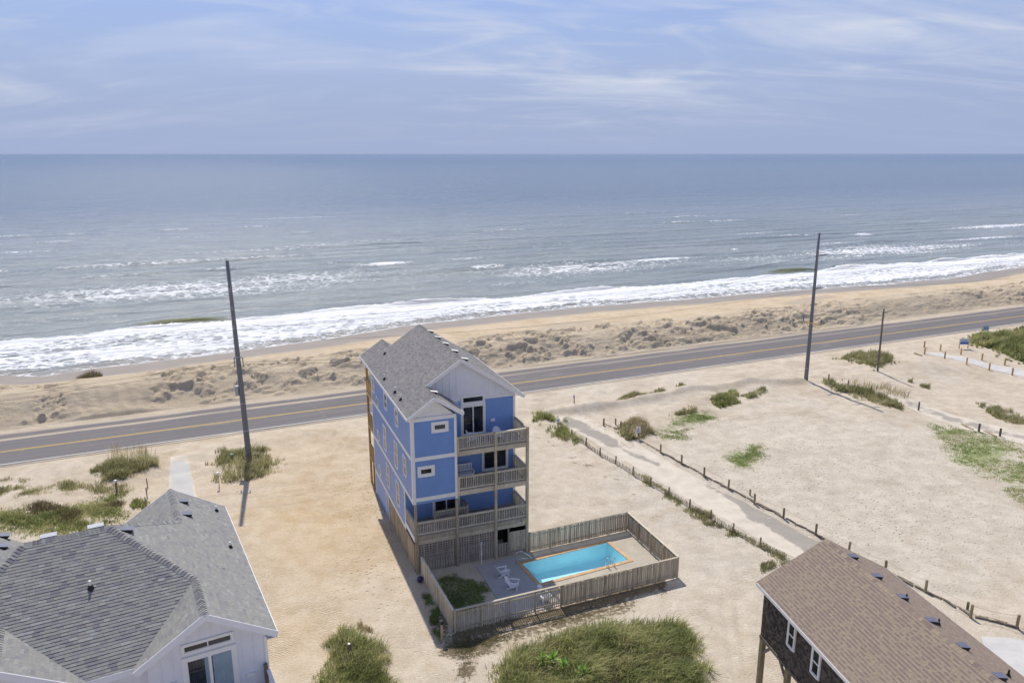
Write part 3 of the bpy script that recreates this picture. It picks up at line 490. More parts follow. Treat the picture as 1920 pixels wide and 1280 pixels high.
# ------------------------------------------------------------------ shingled roofs
def clip_poly(pts, poly):                                         # Sutherland-Hodgman, convex counter-clockwise clip polygon
    out = pts; n = len(poly)
    for i in range(n):
        (ax, ay), (bx, by) = poly[i], poly[(i+1) % n]; inp = out; out = []
        if not inp: return []
        s = [(bx-ax)*(q[1]-ay)-(by-ay)*(q[0]-ax) for q in inp]
        for j in range(len(inp)):
            p, q, sp, sq = inp[j-1], inp[j], s[j-1], s[j]
            if (sp >= 0) != (sq >= 0): k = sp/(sp-sq); out.append((p[0]+(q[0]-p[0])*k, p[1]+(q[1]-p[1])*k))
            if sq >= 0: out.append(q)
    return out
def shingles(parent, frame, polys, org, E, S, mat, expo=.143, wid=(.18, .34), single=0, seed=1, thick=.013, name='shingle', pattern=None):
    """lay shingle slabs on planar polygons (local 3-D points) sharing origin org, course direction E and up-slope direction S"""
    rnd = random.Random(seed); org, E, S = Vector(org), Vector(E).normalized(), Vector(S).normalized(); Nn_ = E.cross(S)
    if Nn_.z < -1e-6 : Nn_ = -Nn_
    items = []
    for poly3 in polys:
        pp = [((Vector(p)-org).dot(E), (Vector(p)-org).dot(S)) for p in poly3]; area = sum(pp[i-1][0]*pp[i][1]-pp[i][0]*pp[i-1][1] for i in range(len(pp)))
        if area < 0: pp = pp[::-1]
        y0, y1 = min(p[1] for p in pp), max(p[1] for p in pp); x0, x1 = min(p[0] for p in pp), max(p[0] for p in pp)
        r = math.floor(y0/expo)
        while r*expo < y1:
            rr = random.Random(seed*9176+r); x = x0-rr.random()*.3
            while x < x1:
                wd = rr.uniform(*wid); c = clip_poly([(x+.002, r*expo), (x+wd-.002, r*expo), (x+wd-.002, (r+1)*expo), (x+.002, (r+1)*expo)], pp)
                lift = thick*(1 if rr.random() < .6 else .72); tn_ = rr.random() if pattern is None else pattern(rr, r, x)
                if len(c) >= 3:
                    base = [org+E*q[0]+S*q[1] for q in c]; top = [b+Nn_*(lift*(1-.75*(q[1]-r*expo)/expo)+.002) for b, q in zip(base, c)]; items.append((base, top, tn_))
                x += wd
            r += 1
    if single:
        sc_ = []
        for i, (b, t, _) in enumerate(items):
            P_ = []
            for q in t:
                wx, wy = frame.w(q.x, q.y); P_.append(proj(wx, wy, q.z))
            inside = all(-5 < p[0] < 1925 and 0 < p[1] < 1285 for p in P_); a = abs(sum(P_[k-1][0]*P_[k][1]-P_[k][0]*P_[k-1][1] for k in range(len(P_))))/2
            sc_.append((a if inside else 0, i))
        best = {i for a, i in sorted(sc_, reverse=True)[:single]}
    else: best = set()
    rest = MB()
    def put(mb, b, t, tn_):
        n = len(t); mb.add(t+b, [tuple(range(n))]+[(i, n+i, n+(i+1) % n, (i+1) % n) for i in range(n)], tn_)
    for i, (b, t, tn_) in enumerate(items):
        if i in best: mb = MB(); put(mb, b, t, tn_); mb.build(name, mat, parent, recalc=False)
        else: put(rest, b, t, tn_)
    rest.build(name+'s', mat, parent, kind='stuff', recalc=False)
def caps(parent, a, b, up1, up2, mat, w=.15, step=.14, seed=3, single=True, name='ridge_cap', hi=1.0):  # cap pieces folded over a ridge or hip; up1/up2 point down the two slopes
    a, b, s1, s2 = Vector(a), Vector(b), Vector(up1).normalized(), Vector(up2).normalized(); d = b-a; n = max(2, int(d.length/step)); rnd = random.Random(seed); nn = -(s1+s2).normalized(); all_ = MB()
    for i in range(n):
        p, q = a+d*(i/n), a+d*((i+1.25)/n if i < n-1 else 1.0); l0, l1 = nn*.03*hi, nn*.016; mb = MB() if single else all_
        mb.add([p+s1*w+l0*.6, p+l0, p+s2*w+l0*.6, q+s1*w+l1*.6, q+l1, q+s2*w+l1*.6, p+s1*w, p, p+s2*w], [(0, 1, 4, 3), (1, 2, 5, 4), (0, 6, 7, 1), (1, 7, 8, 2), (0, 3, 6), (2, 8, 5)], rnd.random())
        if single: mb.build(name, mat, parent, recalc=False)
    if not single: all_.build(name+'s', mat, parent, kind='stuff', recalc=False)
def slant_vent(parent, p, down, wd, mt_top, name='roof_vent'):    # low box vent on a roof, opening down-slope; shaded sides painted black
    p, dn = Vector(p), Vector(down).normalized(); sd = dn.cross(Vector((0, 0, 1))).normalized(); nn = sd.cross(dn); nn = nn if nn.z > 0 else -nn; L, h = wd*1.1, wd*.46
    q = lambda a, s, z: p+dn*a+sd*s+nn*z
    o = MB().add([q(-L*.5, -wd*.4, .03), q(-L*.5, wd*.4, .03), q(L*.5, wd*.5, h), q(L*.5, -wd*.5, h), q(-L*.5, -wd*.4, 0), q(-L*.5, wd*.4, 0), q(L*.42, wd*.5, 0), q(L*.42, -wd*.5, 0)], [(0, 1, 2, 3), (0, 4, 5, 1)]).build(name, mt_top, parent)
    MB().add([q(L*.47, -wd*.47, h*.93), q(L*.47, wd*.47, h*.93), q(L*.40, wd*.47, .005), q(L*.40, -wd*.47, .005), q(-L*.5, -wd*.4, .025), q(-L*.5, wd*.4, .025), q(-L*.5, -wd*.4, 0), q(-L*.5, wd*.4, 0)], [(0, 1, 2, 3), (4, 0, 3, 6), (1, 5, 7, 2)]).build('shaded_faces', M['black'], o)
def pipe_vent(parent, p, mat, r=.05, h=.38):
    p = Vector(p); o = MB().tube([p+Vector((0, 0, -.05)), p+Vector((0, 0, h))], r, 10).build('vent_pipe', mat, parent, smooth=False)
    MB().tube([p+Vector((0, 0, -.08)), p+Vector((0, 0, .04)), p+Vector((0, 0, .15))], [r*2.9, r*2.4, r*1.12], 10).build('boot', M['black'], o)
def siding(parent, a, b, z0, z1, mat, nout, expo=.18, name='siding', ztop=None):   # lapped boards between plan points a and b (local), facing nout
    a, b, no = Vector((*a, 0)), Vector((*b, 0)), Vector((*nout, 0)); mb = MB(); z = z0; rnd = random.Random(hash((round(a.x*10), round(a.y*10), round(z0*10))) & 0xffff)
    while z < z1-1e-4:
        zt = min(z+expo, z1); k = Vector((0, 0, 1)); t = rnd.random()
        mb.add([a+k*z+no*.034, b+k*z+no*.034, b+k*zt+no*.004, a+k*zt+no*.004, a+k*z-no*.01, b+k*z-no*.01], [(0, 1, 2, 3), (4, 5, 1, 0)], t); z = zt
    return mb.build(name, mat, parent, kind='stuff')
def window_on(parent, axis_, plane, s0, s1, z0, z1, sgn, trim=.11, panes=1, mull='v', mt=None, name='window', proud=.07, fr=.04):
    """window on a wall plane; axis_ 'v': wall u=plane and s runs along v; axis_ 'u': wall v=plane and s runs along u; sgn outward"""
    def bx(mb, a, b, c, d, o0, o1):
        o0, o1 = plane+sgn*o0, plane+sgn*o1; lo, hi = min(o0, o1), max(o0, o1)
        mb.box(lo, hi, a, b, c, d) if axis_ == 'v' else mb.box(a, b, lo, hi, c, d)
    f = MB(); bx(f, s0-trim, s0, z0-trim, z1+trim, -.02, proud); bx(f, s1, s1+trim, z0-trim, z1+trim, -.02, proud); bx(f, s0, s1, z1, z1+trim, -.02, proud); bx(f, s0, s1, z0-trim, z0, -.02, proud+.02)
    o = f.build(name, M['white'], parent); k = panes
    for i in range(k):
        if mull == 'v': a, b, c, d = s0+(s1-s0)*i/k, s0+(s1-s0)*(i+1)/k, z0, z1
        else: a, b, c, d = s0, s1, z0+(z1-z0)*i/k, z0+(z1-z0)*(i+1)/k
        s = MB(); bx(s, a, a+fr, c, d, -.02, proud-.015); bx(s, b-fr, b, c, d, -.02, proud-.015); bx(s, a+fr, b-fr, d-fr, d, -.02, proud-.015); bx(s, a+fr, b-fr, c, c+fr, -.02, proud-.015); s.build('sash', M['white'], o)
        g = MB(); bx(g, a+fr, b-fr, c+fr, d-fr, 0, proud-.026); g.build('pane', mt or M['glass'], o)
    return o
# ------------------------------------------------------------------ railings
BAL = MB().box(-.02, .02, -.02, .02, 0, 1).mesh('baluster'); BAL.materials.append(M['wood_rail'])
def railing(parent, a, b, z, h=1.0, step=.125, mat=None, bal=True, joined=False):
    """a, b plan points (local); floor height z"""
    mat = mat or M['wood_rail']; a, b = Vector((*a, 0)), Vector((*b, 0)); d = b-a; L = d.length; rz = math.atan2(d.y, d.x); K = Vector((0, 0, 1))
    o = MB().beam(a+K*(z+h-.02), b+K*(z+h-.02), .14, .04).beam(a+K*(z+h-.085), b+K*(z+h-.085), .04, .09).build('top_rail', mat, parent)
    MB().beam(a+K*(z+.12), b+K*(z+.12), .04, .09).build('bottom_rail', mat, parent); n = int(L/step); mb = MB()
    for i in range(n):
        p = a+d*((i+.5)/n)
        if joined: mb.box(p.x-.02, p.x+.02, p.y-.02, p.y+.02, z+.165, z+h-.13)
        else: inst(BAL, 'baluster', parent, (p.x, p.y, z+.165), rz, scale=(1, 1, h-.295))
    if joined: mb.build('balusters', mat, parent, kind='stuff')
def decking(parent, u0, u1, v0, v1, z, mat, along='u', bw=.14):
    mb = MB(); rnd = random.Random(int(u0*100+v0*10+z)); s0, s1 = (v0, v1) if along == 'u' else (u0, u1); n = max(1, int((s1-s0)/bw)); st = (s1-s0)/n
    for i in range(n):
        a, b = s0+i*st+.004, s0+(i+1)*st-.004; zz_ = z+rnd.uniform(-.003, .003)
        mb.box(u0, u1, a, b, z-.04, zz_, rnd.random()) if along == 'u' else mb.box(a, b, v0, v1, z-.04, zz_, rnd.random())
    return mb.build('decking', mat, parent, kind='stuff')
# ------------------------------------------------------------------ blue house
bh = thing('blue_house', 'tall narrow blue beach house with charcoal gable roof and wooden decks above the pool', 'house', (*HB.o, 0), HB.a)
W_, D_, B_, VW = 8.08, 13.4, 3.0, 2.45; RU, RZ, SL = 4.06, 14.07, .667
zl = lambda u: RZ-SL*abs(u-RU)
Z1, Z2, Z3 = 2.72, 5.52, 8.36                                      # deck floor levels
# walls: cores (unseen board backing) and lapped siding
core = MB().box(.012, W_-.012, VW+.012, D_-.012, 2.05, 11.0).box(.012, B_-.012, .012, VW, 5.0, 11.0)
core.build('wall_core', M['blue'], bh)
MB().slab([(0.02, D_-.02, 11.0), (W_-.02, D_-.02, 11.0), (RU, D_-.02, 13.75)], (0, -(D_-VW-.04), 0)).build('attic_core', M['white_bb'], bh)
MB().slab([(.02, .02, 10.9), (B_-.02, .02, 10.9), (1.55, .02, 12.1)], (0, VW, 0)).build('gable_core', M['white'], bh)
siding(bh, (0, D_), (0, VW), 2.15, 5.12, M['blue'], (-1, 0)); siding(bh, (0, D_), (0, 0), 5.12, 11.18, M['blue'], (-1, 0))
siding(bh, (0, 0), (B_, 0), 5.02, 10.92, M['blue'], (0, -1)); siding(bh, (0, VW), (W_, VW), 2.3, 5.3, M['blue'], (0, -1)); siding(bh, (B_, VW), (W_, VW), 5.3, 11.0, M['blue'], (0, -1))
siding(bh, (W_, VW), (W_, D_), 0.1, 11.1, M['blue'], (1, 0)); siding(bh, (0, D_), (0, 9.1), 0.05, 2.15, M['blue'], (-1, 0)); siding(bh, (0, D_), (W_, D_), 0.1, 11.0, M['blue'], (0, 1))
MB().box(.03, .2, 9.1, D_-.02, 0, 2.1).box(W_-.2, W_-.03, VW, D_, 0, 2.1).box(.2, W_-.2, D_-.2, D_-.03, 0, 2.1).build('ground_wall', M['blue'], bh)
# board and batten gable over the decks, in its own panels
n = 17
for i in range(n):
    a, b = W_*i/n, W_*(i+1)/n; za = lambda u: max(11.0, zl(u)-.10)
    if za(a) > 11.02 or za(b) > 11.02:
        MB().slab([(a, VW-.012, 10.95), (b, VW-.012, 10.95), (b, VW-.012, za(b)), (a, VW-.012, za(a))], (0, .03, 0)).build('batten_panel', M['white_bb'], bh)
        if i and not 4.0 < a < 5.95: MB().box(a-.022, a+.022, VW-.034, VW-.013, 10.95, za(a)-.02).build('batten', M['white_bb'], bh)
MB().slab([(B_, VW-.014, 10.55), (4.0, VW-.014, 10.55), (4.0, VW-.014, 11.0), (B_, VW-.014, 11.0)], (0, .03, 0)).build('batten_panel', M['white_bb'], bh)
MB().box(5.90, W_, VW-.05, VW, 10.93, 11.08).build('belt_trim', M['white'], bh)
# trim
def trim(x0, x1, y0, y1, z0, z1, nm='trim_board'): MB().box(x0, x1, y0, y1, z0, z1).build(nm, M['white'], bh)
trim(-.05, .0, 0, D_, 8.03, 8.30, 'belt_trim'); trim(-.05, .0, .0, D_, 5.02, 5.28, 'belt_trim'); trim(-.05, 0, VW, D_, 2.02, 2.28, 'belt_trim')
trim(0.0, B_, -.05, 0, 8.05, 8.31, 'belt_trim'); trim(0, B_, -.05, 0, 5.20, 5.47, 'belt_trim'); trim(0, B_, -.05, 0, 10.75, 11.0, 'belt_trim')
trim(-.058, .16, -.058, -.0, 5.02, 11.0, 'corner_board'); trim(-.058, 0, 0, .16, 5.02, 11.0, 'corner_board'); trim(B_-.15, B_+.02, -.057, 0, 5.02, 10.9, 'corner_board'); trim(B_-.001, B_+.022, 0, VW, 5.02, 10.6, 'corner_board')
trim(-.055, 0, VW-.02, VW+.16, 2.1, 5.02, 'corner_board'); trim(W_-.14, W_+.03, VW-.06, VW, 2.4, 11.0, 'corner_board'); trim(-.055, 0, D_-.14, D_+.03, .05, 10.9, 'corner_board')
trim(0, B_, 0, VW, 5.0, 5.02, 'porch_ceiling')
# windows on the long wall
for v, z, wv, hv in ((12.6, 9.65, .75, 1.0), (7.9, 9.78, .80, 1.05), (4.2, 9.72, .80, 1.05), (8.65, 6.63, .85, 1.75), (4.8, 6.75, .85, 1.75), (2.1, 6.98, .75, 1.25), (8.0, 3.80, .85, 1.65), (4.7, 3.80, .85, 1.65)):
    window_on(bh, 'v', 0, v-wv/2, v+wv/2, z-hv/2, z+hv/2, -1, panes=2, mull='h')
for z in (8.70, 5.90, 2.95):
    mb = MB(); g = MB(); nseg = 20; P_ = lambda r, o, k: (o, 11.15+.40*r*math.cos(2*math.pi*k/nseg), z+.52*r*math.sin(2*math.pi*k/nseg))
    for k in range(nseg): mb.add([P_(1, -.08, k), P_(1, -.08, k+1), P_(.68, -.08, k+1), P_(.68, -.08, k), P_(1, 0, k), P_(1, 0, k+1), P_(.68, 0, k+1), P_(.68, 0, k)], [(0, 1, 2, 3), (0, 4, 5, 1), (3, 2, 6, 7)])
    o = mb.build('oval_window', M['white'], bh); g.add([P_(.7, -.05, k) for k in range(nseg)], [tuple(range(nseg))]); g.build('pane', M['glass'], o)
window_on(bh, 'u', 0, 1.50, 2.28, 10.06, 10.42, -1, trim=.19); window_on(bh, 'u', 0, .50, 1.28, 7.10, 7.48, -1, trim=.19)
# sliding doors on the decks
window_on(bh, 'u', VW, 4.22, 5.72, Z3+.16, 10.50, -1, panes=2, trim=.16, name='sliding_door'); window_on(bh, 'u', VW, 4.22, 5.72, 10.80, 11.20, -1, trim=.13, name='transom_window')
window_on(bh, 'u', VW, 5.72, 7.42, Z2+.16, 7.60, -1, panes=2, trim=.15, name='sliding_door'); window_on(bh, 'u', VW, 2.05, 3.75, Z1+.14, 4.80, -1, panes=2, trim=.15, name='sliding_door')
MB().box(4.2, 5.35, VW-.10, VW-.02, 4.60, 4.78).build('wall_light', M['white'], bh)
MB().box(6.25, 6.55, VW-.14, VW-.02, 9.25, 9.42).build('wall_light', M['white'], bh)
# roof: decks, shingles, fascias, vents
def roofdeck(pts, nm='roof_deck'): MB().slab(pts, (0, 0, -.13)).build(nm, M['white'], bh)
pz = lambda u, v: (u, v, zl(u)); RA, RB_, RC = 1.55, 13.6, 16.4; sm = lambda u, v: (u, v, zl(RA)-SL*(u-RA))
polyL = [[pz(-.35, -.35), pz(RA, -.35), pz(RA, 2.1), pz(-.35, 2.1)], [pz(-.35, 2.1), pz(RU, 2.1), pz(RU, RB_), pz(-.35, RB_)], [pz(-.35, RB_), pz(RA, RB_), pz(RA, RC), pz(-.35, RC)]]
polyR = [[pz(RU, 2.1), pz(8.68, 2.1), pz(8.68, RB_), pz(RU, RB_)]]; polyS = [[sm(RA, -.35), sm(3.42, -.35), sm(3.42, 2.42), sm(RA, 2.42)]]; polyT = [[sm(RA, 13.42), sm(3.42, 13.42), sm(3.42, RC), sm(RA, RC)]]
for p in polyL+polyR+polyS+polyT: roofdeck(p)
sv = Vector((1, 0, SL)).normalized(); svr = Vector((-1, 0, SL)).normalized(); pat = lambda rr, r, x: min(1, max(0, rr.gauss(.5, .26)))
shingles(bh, HB, polyL, pz(-.37, 0), (0, 1, 0), sv, M['shing_blue'], seed=11, wid=(.15, .34), pattern=pat, single=300); shingles(bh, HB, polyR, pz(8.70, 0), (0, 1, 0), svr, M['shing_blue'], seed=12, pattern=pat)
shingles(bh, HB, polyS+polyT, sm(3.44, 0), (0, 1, 0), svr, M['shing_blue'], seed=13, pattern=pat)
dl, dr = Vector((-1, 0, -SL)), Vector((1, 0, -SL))
caps(bh, pz(RU, 2.1), pz(RU, RB_), dl, dr, M['shing_blue'], single=False); caps(bh, pz(RA, -.35), pz(RA, 2.1), dl, dr, M['shing_blue'], single=False); caps(bh, pz(RA, RB_), pz(RA, RC), dl, dr, M['shing_blue'], single=False)
def fascia(pts, wid=.24, th=.03, nm='fascia'):
    for a, b in zip(pts[:-1], pts[1:]): MB().beam(Vector(a)+Vector((0, 0, -wid/2+.005)), Vector(b)+Vector((0, 0, -wid/2+.005)), th, wid).build(nm, M['white'], bh)
fascia([(-.35, -.366, zl(-.35)), (RA, -.366, zl(RA))], nm='rake_board'); fascia([(RA, -.367, zl(RA)), (3.42, -.367, sm(3.42, 0)[2])], nm='rake_board')
fascia([(RA+.1, 2.082, zl(RA+.1)), (RU, 2.082, RZ)], nm='rake_board'); fascia([(RU, 2.081, RZ), (8.68, 2.081, zl(8.68))], nm='rake_board')
fascia([(-.368, -.35, zl(-.35)), (-.368, RC, zl(-.35))], .19, nm='eave_board'); fascia([(8.70, 2.1, zl(8.68)), (8.70, RB_, zl(8.68))], .19, nm='eave_board'); fascia([(3.44, -.35, sm(3.42, 0)[2]), (3.44, 2.4, sm(3.42, 0)[2])], .19, nm='eave_board')
fascia([(-.35, RC+.017, zl(-.35)), (RA, RC+.017, zl(RA))], nm='rake_board'); fascia([(RA, RB_+.02, zl(RA)), (RU, RB_+.02, RZ)], nm='rake_board'); fascia([(RU, RB_+.021, RZ), (8.68, RB_+.021, zl(8.68))], nm='rake_board')
MB().box(-.35, 0, -.33, D_, zl(-.35)-.16, zl(-.35)-.14).build('soffit', M['white'], bh)
zp = lambda i, x, y: (660+x/4.74, (590 if i == 1 else 800)+y/4.74)
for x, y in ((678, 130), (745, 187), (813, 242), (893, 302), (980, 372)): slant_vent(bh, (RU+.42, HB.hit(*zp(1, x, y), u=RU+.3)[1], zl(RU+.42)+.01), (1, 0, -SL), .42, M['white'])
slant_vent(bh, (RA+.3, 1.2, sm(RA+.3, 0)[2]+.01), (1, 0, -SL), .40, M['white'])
for x, y in ((292, 348), (290, 573), (384, 690), (434, 755)): u, v, z = HB.hit_plane(*zp(1, x, y), lambda a, b: RZ-SL*(RU-a)); pipe_vent(bh, (u, v, z), M['pvc'])
# decks on the pool side
for z, u0 in ((Z3, B_+.03), (Z2, B_+.03), (Z1, .0)):
    decking(bh, u0, W_, .0, VW-.03, z, M['deck'], 'u')
    MB().box(u0, W_+.02, -.06, -.012, z-.36, z-.03).build('rim_beam', M['wood_grey'], bh); MB().box(W_-.03, W_+.015, .0, VW, z-.35, z-.04).build('rim_beam', M['wood_grey'], bh)
    mb = MB()
    for k in range(int((W_-u0)/.42)): mb.box(u0+.2+k*.42, u0+.24+k*.42, -.01, VW-.05, z-.30, z-.045)
    mb.build('joists', M['wood_grey'], bh, kind='stuff')
MB().box(.0, W_, -.03, .05, Z1-.62, Z1-.37).build('girder', M['wood_grey'], bh); MB().box(-.05, .0, -.02, VW, Z1-.40, Z1-.04).build('rim_beam', M['white'], bh)
def post(u, v, z0, z1, s=.16, mt='wood_grey', nm='post'): MB().box(u-s/2, u+s/2, v-s/2, v+s/2, z0, z1).build(nm, M[mt], bh)
post(W_-.02, -.02, -.3, Z3+1.08, .18); post(5.72, -.08, -.3, Z3-.36, .16); post(5.72, -.08, Z3-.35, Z3+1.02, .13); post(2.92, -.08, -.3, 5.02, .16); post(.09, -.06, Z1-.4, 5.02, .15); post(.09, -.06, -.3, Z1-.41, .2, 'wood_tan')
post(B_+.10, -.03, Z3-.3, Z3+1.0, .12); post(B_+.10, -.03, Z2-.3, Z2+1.0, .12)
for z, us in ((Z3, (B_+.18, 5.64, 5.80, W_-.12)), (Z2, (B_+.18, 5.64, 5.80, W_-.12)), (Z1, (.17, 2.84, 3.0, 5.64, 5.80, W_-.12))):
    for a, b in zip(us[::2], us[1::2]): railing(bh, (a, -.03), (b, -.03), z)
    railing(bh, (W_-.03, .1), (W_-.03, VW-.06), z); post(W_-.03, VW-.10, z, z+.98, .10)
railing(bh, (.02, .05), (.02, VW-.05), Z1, mat=M['wood_rail'])
# inner gate rail on the lowest deck
railing(bh, (1.75, 1.25), (4.05, 1.25), Z1, .95, joined=True); post(1.72, 1.25, Z1, Z1+1.0, .10); post(4.1, 1.25, Z1, Z1+1.05, .10); railing(bh, (4.1, 1.3), (4.1, VW-.06), Z1, .95, joined=True)
# plank skirt, lattice, outdoor shower stall
mb = MB(); rnd = random.Random(4)
for k in range(56): mb.box(-.035+rnd.uniform(-.006, .006), -.01, .16+k*.142, .16+k*.142+.136, -.05+rnd.uniform(0, .05), 2.02, rnd.random())
mb.build('plank_skirt', M['wood_tan'], bh, kind='stuff'); MB().box(.0, .06, .12, 8.15, 0, 2.04).build('skirt_frame', M['wood_dark'], bh)
d = MB().box(-.03, .05, 8.28, 9.0, .02, 1.98).build('side_door', M['blue'], bh); MB().tube([(-.07, 8.36, 1.0), (-.03, 8.36, 1.0)], .03, 8).build('handle', M['black'], d)
trim(-.06, .0, 8.16, 8.27, 0, 2.02, 'door_frame'); trim(-.06, .0, 9.01, 9.12, 0, 2.02, 'door_frame')
def lattice(u0, u1, z0, z1, v, nm='lattice_panel'):
    a = MB(); n = max(2, round((u1-u0)/.19)); m = max(2, round((z1-z0)/.17))
    for k in range(n+1): c = u0+(u1-u0)*k/n; a.box(c-.048, c+.048, v-.012, v, z0, z1, random.random())
    for k in range(m+1): c = z0+(z1-z0)*k/m; a.box(u0, u1, v+.001, v+.013, c-.042, c+.042, random.random())
    a.build(nm, M['wood_lat'], bh, kind='stuff')
lattice(.22, 2.82, .06, Z1-.66, .0); lattice(3.02, 5.62, .06, Z1-.66, .0); lattice(5.84, 6.62, .06, .95, .0)
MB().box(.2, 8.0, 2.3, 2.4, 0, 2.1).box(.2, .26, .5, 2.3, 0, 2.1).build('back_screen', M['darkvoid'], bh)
post(5.72, .02, -.3, Z1-.63, .13, 'wood_lat'); post(6.67, .0, -.3, Z1-.63, .09, 'wood_lat'); MB().box(5.8, 6.63, -.03, .03, .95, 1.02).build('ledge', M['wood_lat'], bh)
for k in range(8): MB().box(6.73+k*.155, 6.73+k*.155+.15, -.03, -.008, .30, 1.78).build('stall_board', M['wood_grey'], bh)
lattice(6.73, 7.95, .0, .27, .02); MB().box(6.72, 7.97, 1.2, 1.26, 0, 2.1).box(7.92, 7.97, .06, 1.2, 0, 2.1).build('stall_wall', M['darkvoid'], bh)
fl = MB().box(7.62, 7.80, -.30, -.06, Z1-.28, Z1-.14).build('flood_light', M['cream'], bh); MB().tube([(7.35, -.06, Z1-.2), (7.35, -.16, Z1-.2), (7.28, -.24, Z1-.24)], [.03, .03, .07], 8).tube([(7.42, -.06, Z1-.2), (7.42, -.16, Z1-.2), (7.48, -.24, Z1-.24)], [.03, .03, .07], 8).build('spot_light', M['white'], bh)
# sea side decks, seen past the long wall
for z in (Z3-.1, Z2-.1, Z1-.1):
    decking(bh, .0, 7.9, D_+.04, 15.9, z, M['deck'], 'u'); MB().box(-.04, .0, D_+.03, 15.9, z-.30, z-.02).build('rim_beam', M['wood_orange'], bh); railing(bh, (.03, D_+.1), (.03, 15.8), z, mat=M['wood_orange'], joined=True); MB().box(0, 7.9, 15.9, 15.95, z-.3, z-.02).build('rim_beam', M['wood_orange'], bh)
post(.06, 15.85, -.3, 10.9, .17, 'wood_orange'); post(4, 15.85, -.3, 10.9, .17, 'wood_orange'); post(.02, 14.2, -.3, Z1-.15, .16, 'wood_orange')
# ------------------------------------------------------------------ deck furniture
def adirondack(label, loc, rz, recline=.42):
    t = thing('deck_chair', label, 'chair', loc, rz); t.scale = (.9, .9, .9); R = M['resin']                              # faces +x
    for s in (-1, 1):
        MB().beam((.33, s*.26, .0), (.33, s*.26, .55), .03, .09, (1, 0, 0)).build('front_leg', R, t); MB().beam((.36, s*.24, .34), (-.45, s*.24, .02), .03, .10).build('side_rail', R, t)
        MB().beam((.42, s*.31, .56), (-.32, s*.33, .56), .13, .025).build('arm', R, t)
    for k in range(6): x = .34-k*.095; MB().box(x-.04, x+.04, -.26, .26, .345-.37*(.36-x)*.9, .365-.37*(.36-x)*.9).build('seat_slat', R, t)
    for k in range(-3, 4):
        h = .80-.020*k*k; MB().beam((-.16, k*.066, .15), (-.16-recline*h, k*.094, .15+h*.93), .062, .02, (1, 0, 0)).build('back_slat', R, t)
    MB().beam((-.34, -.33, .55), (-.34, .33, .55), .05, .03).build('back_brace', R, t); return t
HL = lambda u, v, z: (*HB.w(u, v), z)
adirondack('white slatted deck chair on the top deck, turned sideways by the glass door', HL(4.55, 1.35, Z3+.002), HB.a+math.radians(-20)); adirondack('white slatted deck chair on the top deck, facing the pool beside the blue wall', HL(6.35, 1.1, Z3+.002), HB.a+math.radians(-85))
t = thing('side_table', 'small royal blue side table between the two chairs on the top deck', 'table', HL(5.45, 1.2, Z3+.002), HB.a)
MB().box(-.24, .24, -.22, .22, .44, .475).build('table_top', M['bluetable'], t)
for x in (-.18, .18):
    for y in (-.16, .16): MB().box(x-.03, x+.03, y-.03, y+.03, 0, .44).build('leg', M['bluetable'], t)
t = thing('garden_bench', 'white slatted bench against the blue wall on the middle deck', 'bench', HL(4.05, 1.75, Z2+.002), HB.a-math.radians(0))
for s in (-1, 1):
    MB().box(s*.62-.035, s*.62+.035, -.30, -.23, 0, .62).build('front_leg', M['resin'], t); MB().beam((s*.62, .22, 0), (s*.62, .34, .98), .07, .06, (1, 0, 0)).build('rear_leg', M['resin'], t); MB().beam((s*.62, -.34, .635), (s*.62, .28, .635), .08, .03).build('arm', M['resin'], t)
for k in range(5): y = -.27+k*.105; MB().box(-.585, .585, y-.045, y+.045, .40, .43).build('seat_slat', M['resin'], t)
MB().box(-.585, .585, -.32, -.29, .30, .395).build('apron', M['resin'], t); MB().beam((-.59, .325, .93), (.59, .325, .93), .035, .08).build('back_rail', M['resin'], t); MB().beam((-.59, .27, .50), (.59, .27, .50), .035, .06).build('back_rail', M['resin'], t)
for k in range(11): x = -.5+k*.1; MB().beam((x, .272, .53), (x, .322, .895), .055, .02, (0, 1, 0)).build('back_slat', M['resin'], t)
# ------------------------------------------------------------------ pool, patio, fence
PF = Frame(*HB.w(7.05, -4.52), 21.05+4.4); PW, PD = 7.46, 3.30
pl = thing('swimming_pool', 'rectangular turquoise swimming pool with tan coping inside the picket fence', 'pool', (*PF.o, 0), PF.a)
def ring(mb, x0, x1, y0, y1, i, z0, z1):
    mb.box(x0, x1, y0, y0+i, z0, z1); mb.box(x0, x1, y1-i, y1, z0, z1); mb.box(x0, x0+i, y0+i, y1-i, z0, z1); mb.box(x1-i, x1, y0+i, y1-i, z0, z1); return mb
c_ = .28
for k in range(15): a = PW*k/15; MB().box(a+.004, a+PW/15-.004, 0, c_, .02, .075).build('coping_stone', M['coping'], pl); MB().box(a+.004, a+PW/15-.004, PD-c_, PD, .02, .075).build('coping_stone', M['coping'], pl)
for k in range(6): a = c_+(PD-2*c_)*k/6; b = a+(PD-2*c_)/6; MB().box(0, c_, a+.004, b-.004, .02, .075).build('coping_stone', M['coping'], pl); MB().box(PW-c_, PW, a+.004, b-.004, .02, .075).build('coping_stone', M['coping'], pl)
x0, x1, y0, y1 = c_, PW-c_, c_, PD-c_
MB().add([(x0, y0, .02), (x1, y0, .02), (x1, y1, .02), (x0, y1, .02), (x0, y0, -1.0), (x1, y0, -1.25), (x1, y1, -1.25), (x0, y1, -1.0)], [(4, 5, 6, 7), (0, 1, 5, 4), (1, 2, 6, 5), (2, 3, 7, 6), (3, 0, 4, 7)]).build('basin', M['pool'], pl, recalc=False)
for k in range(3): MB().box(x0+.002, x0+.30*(3-k), y1-1.3, y1-.002, -1.04+.28*k, -.80+.28*k).build('step', M['pool'], pl)
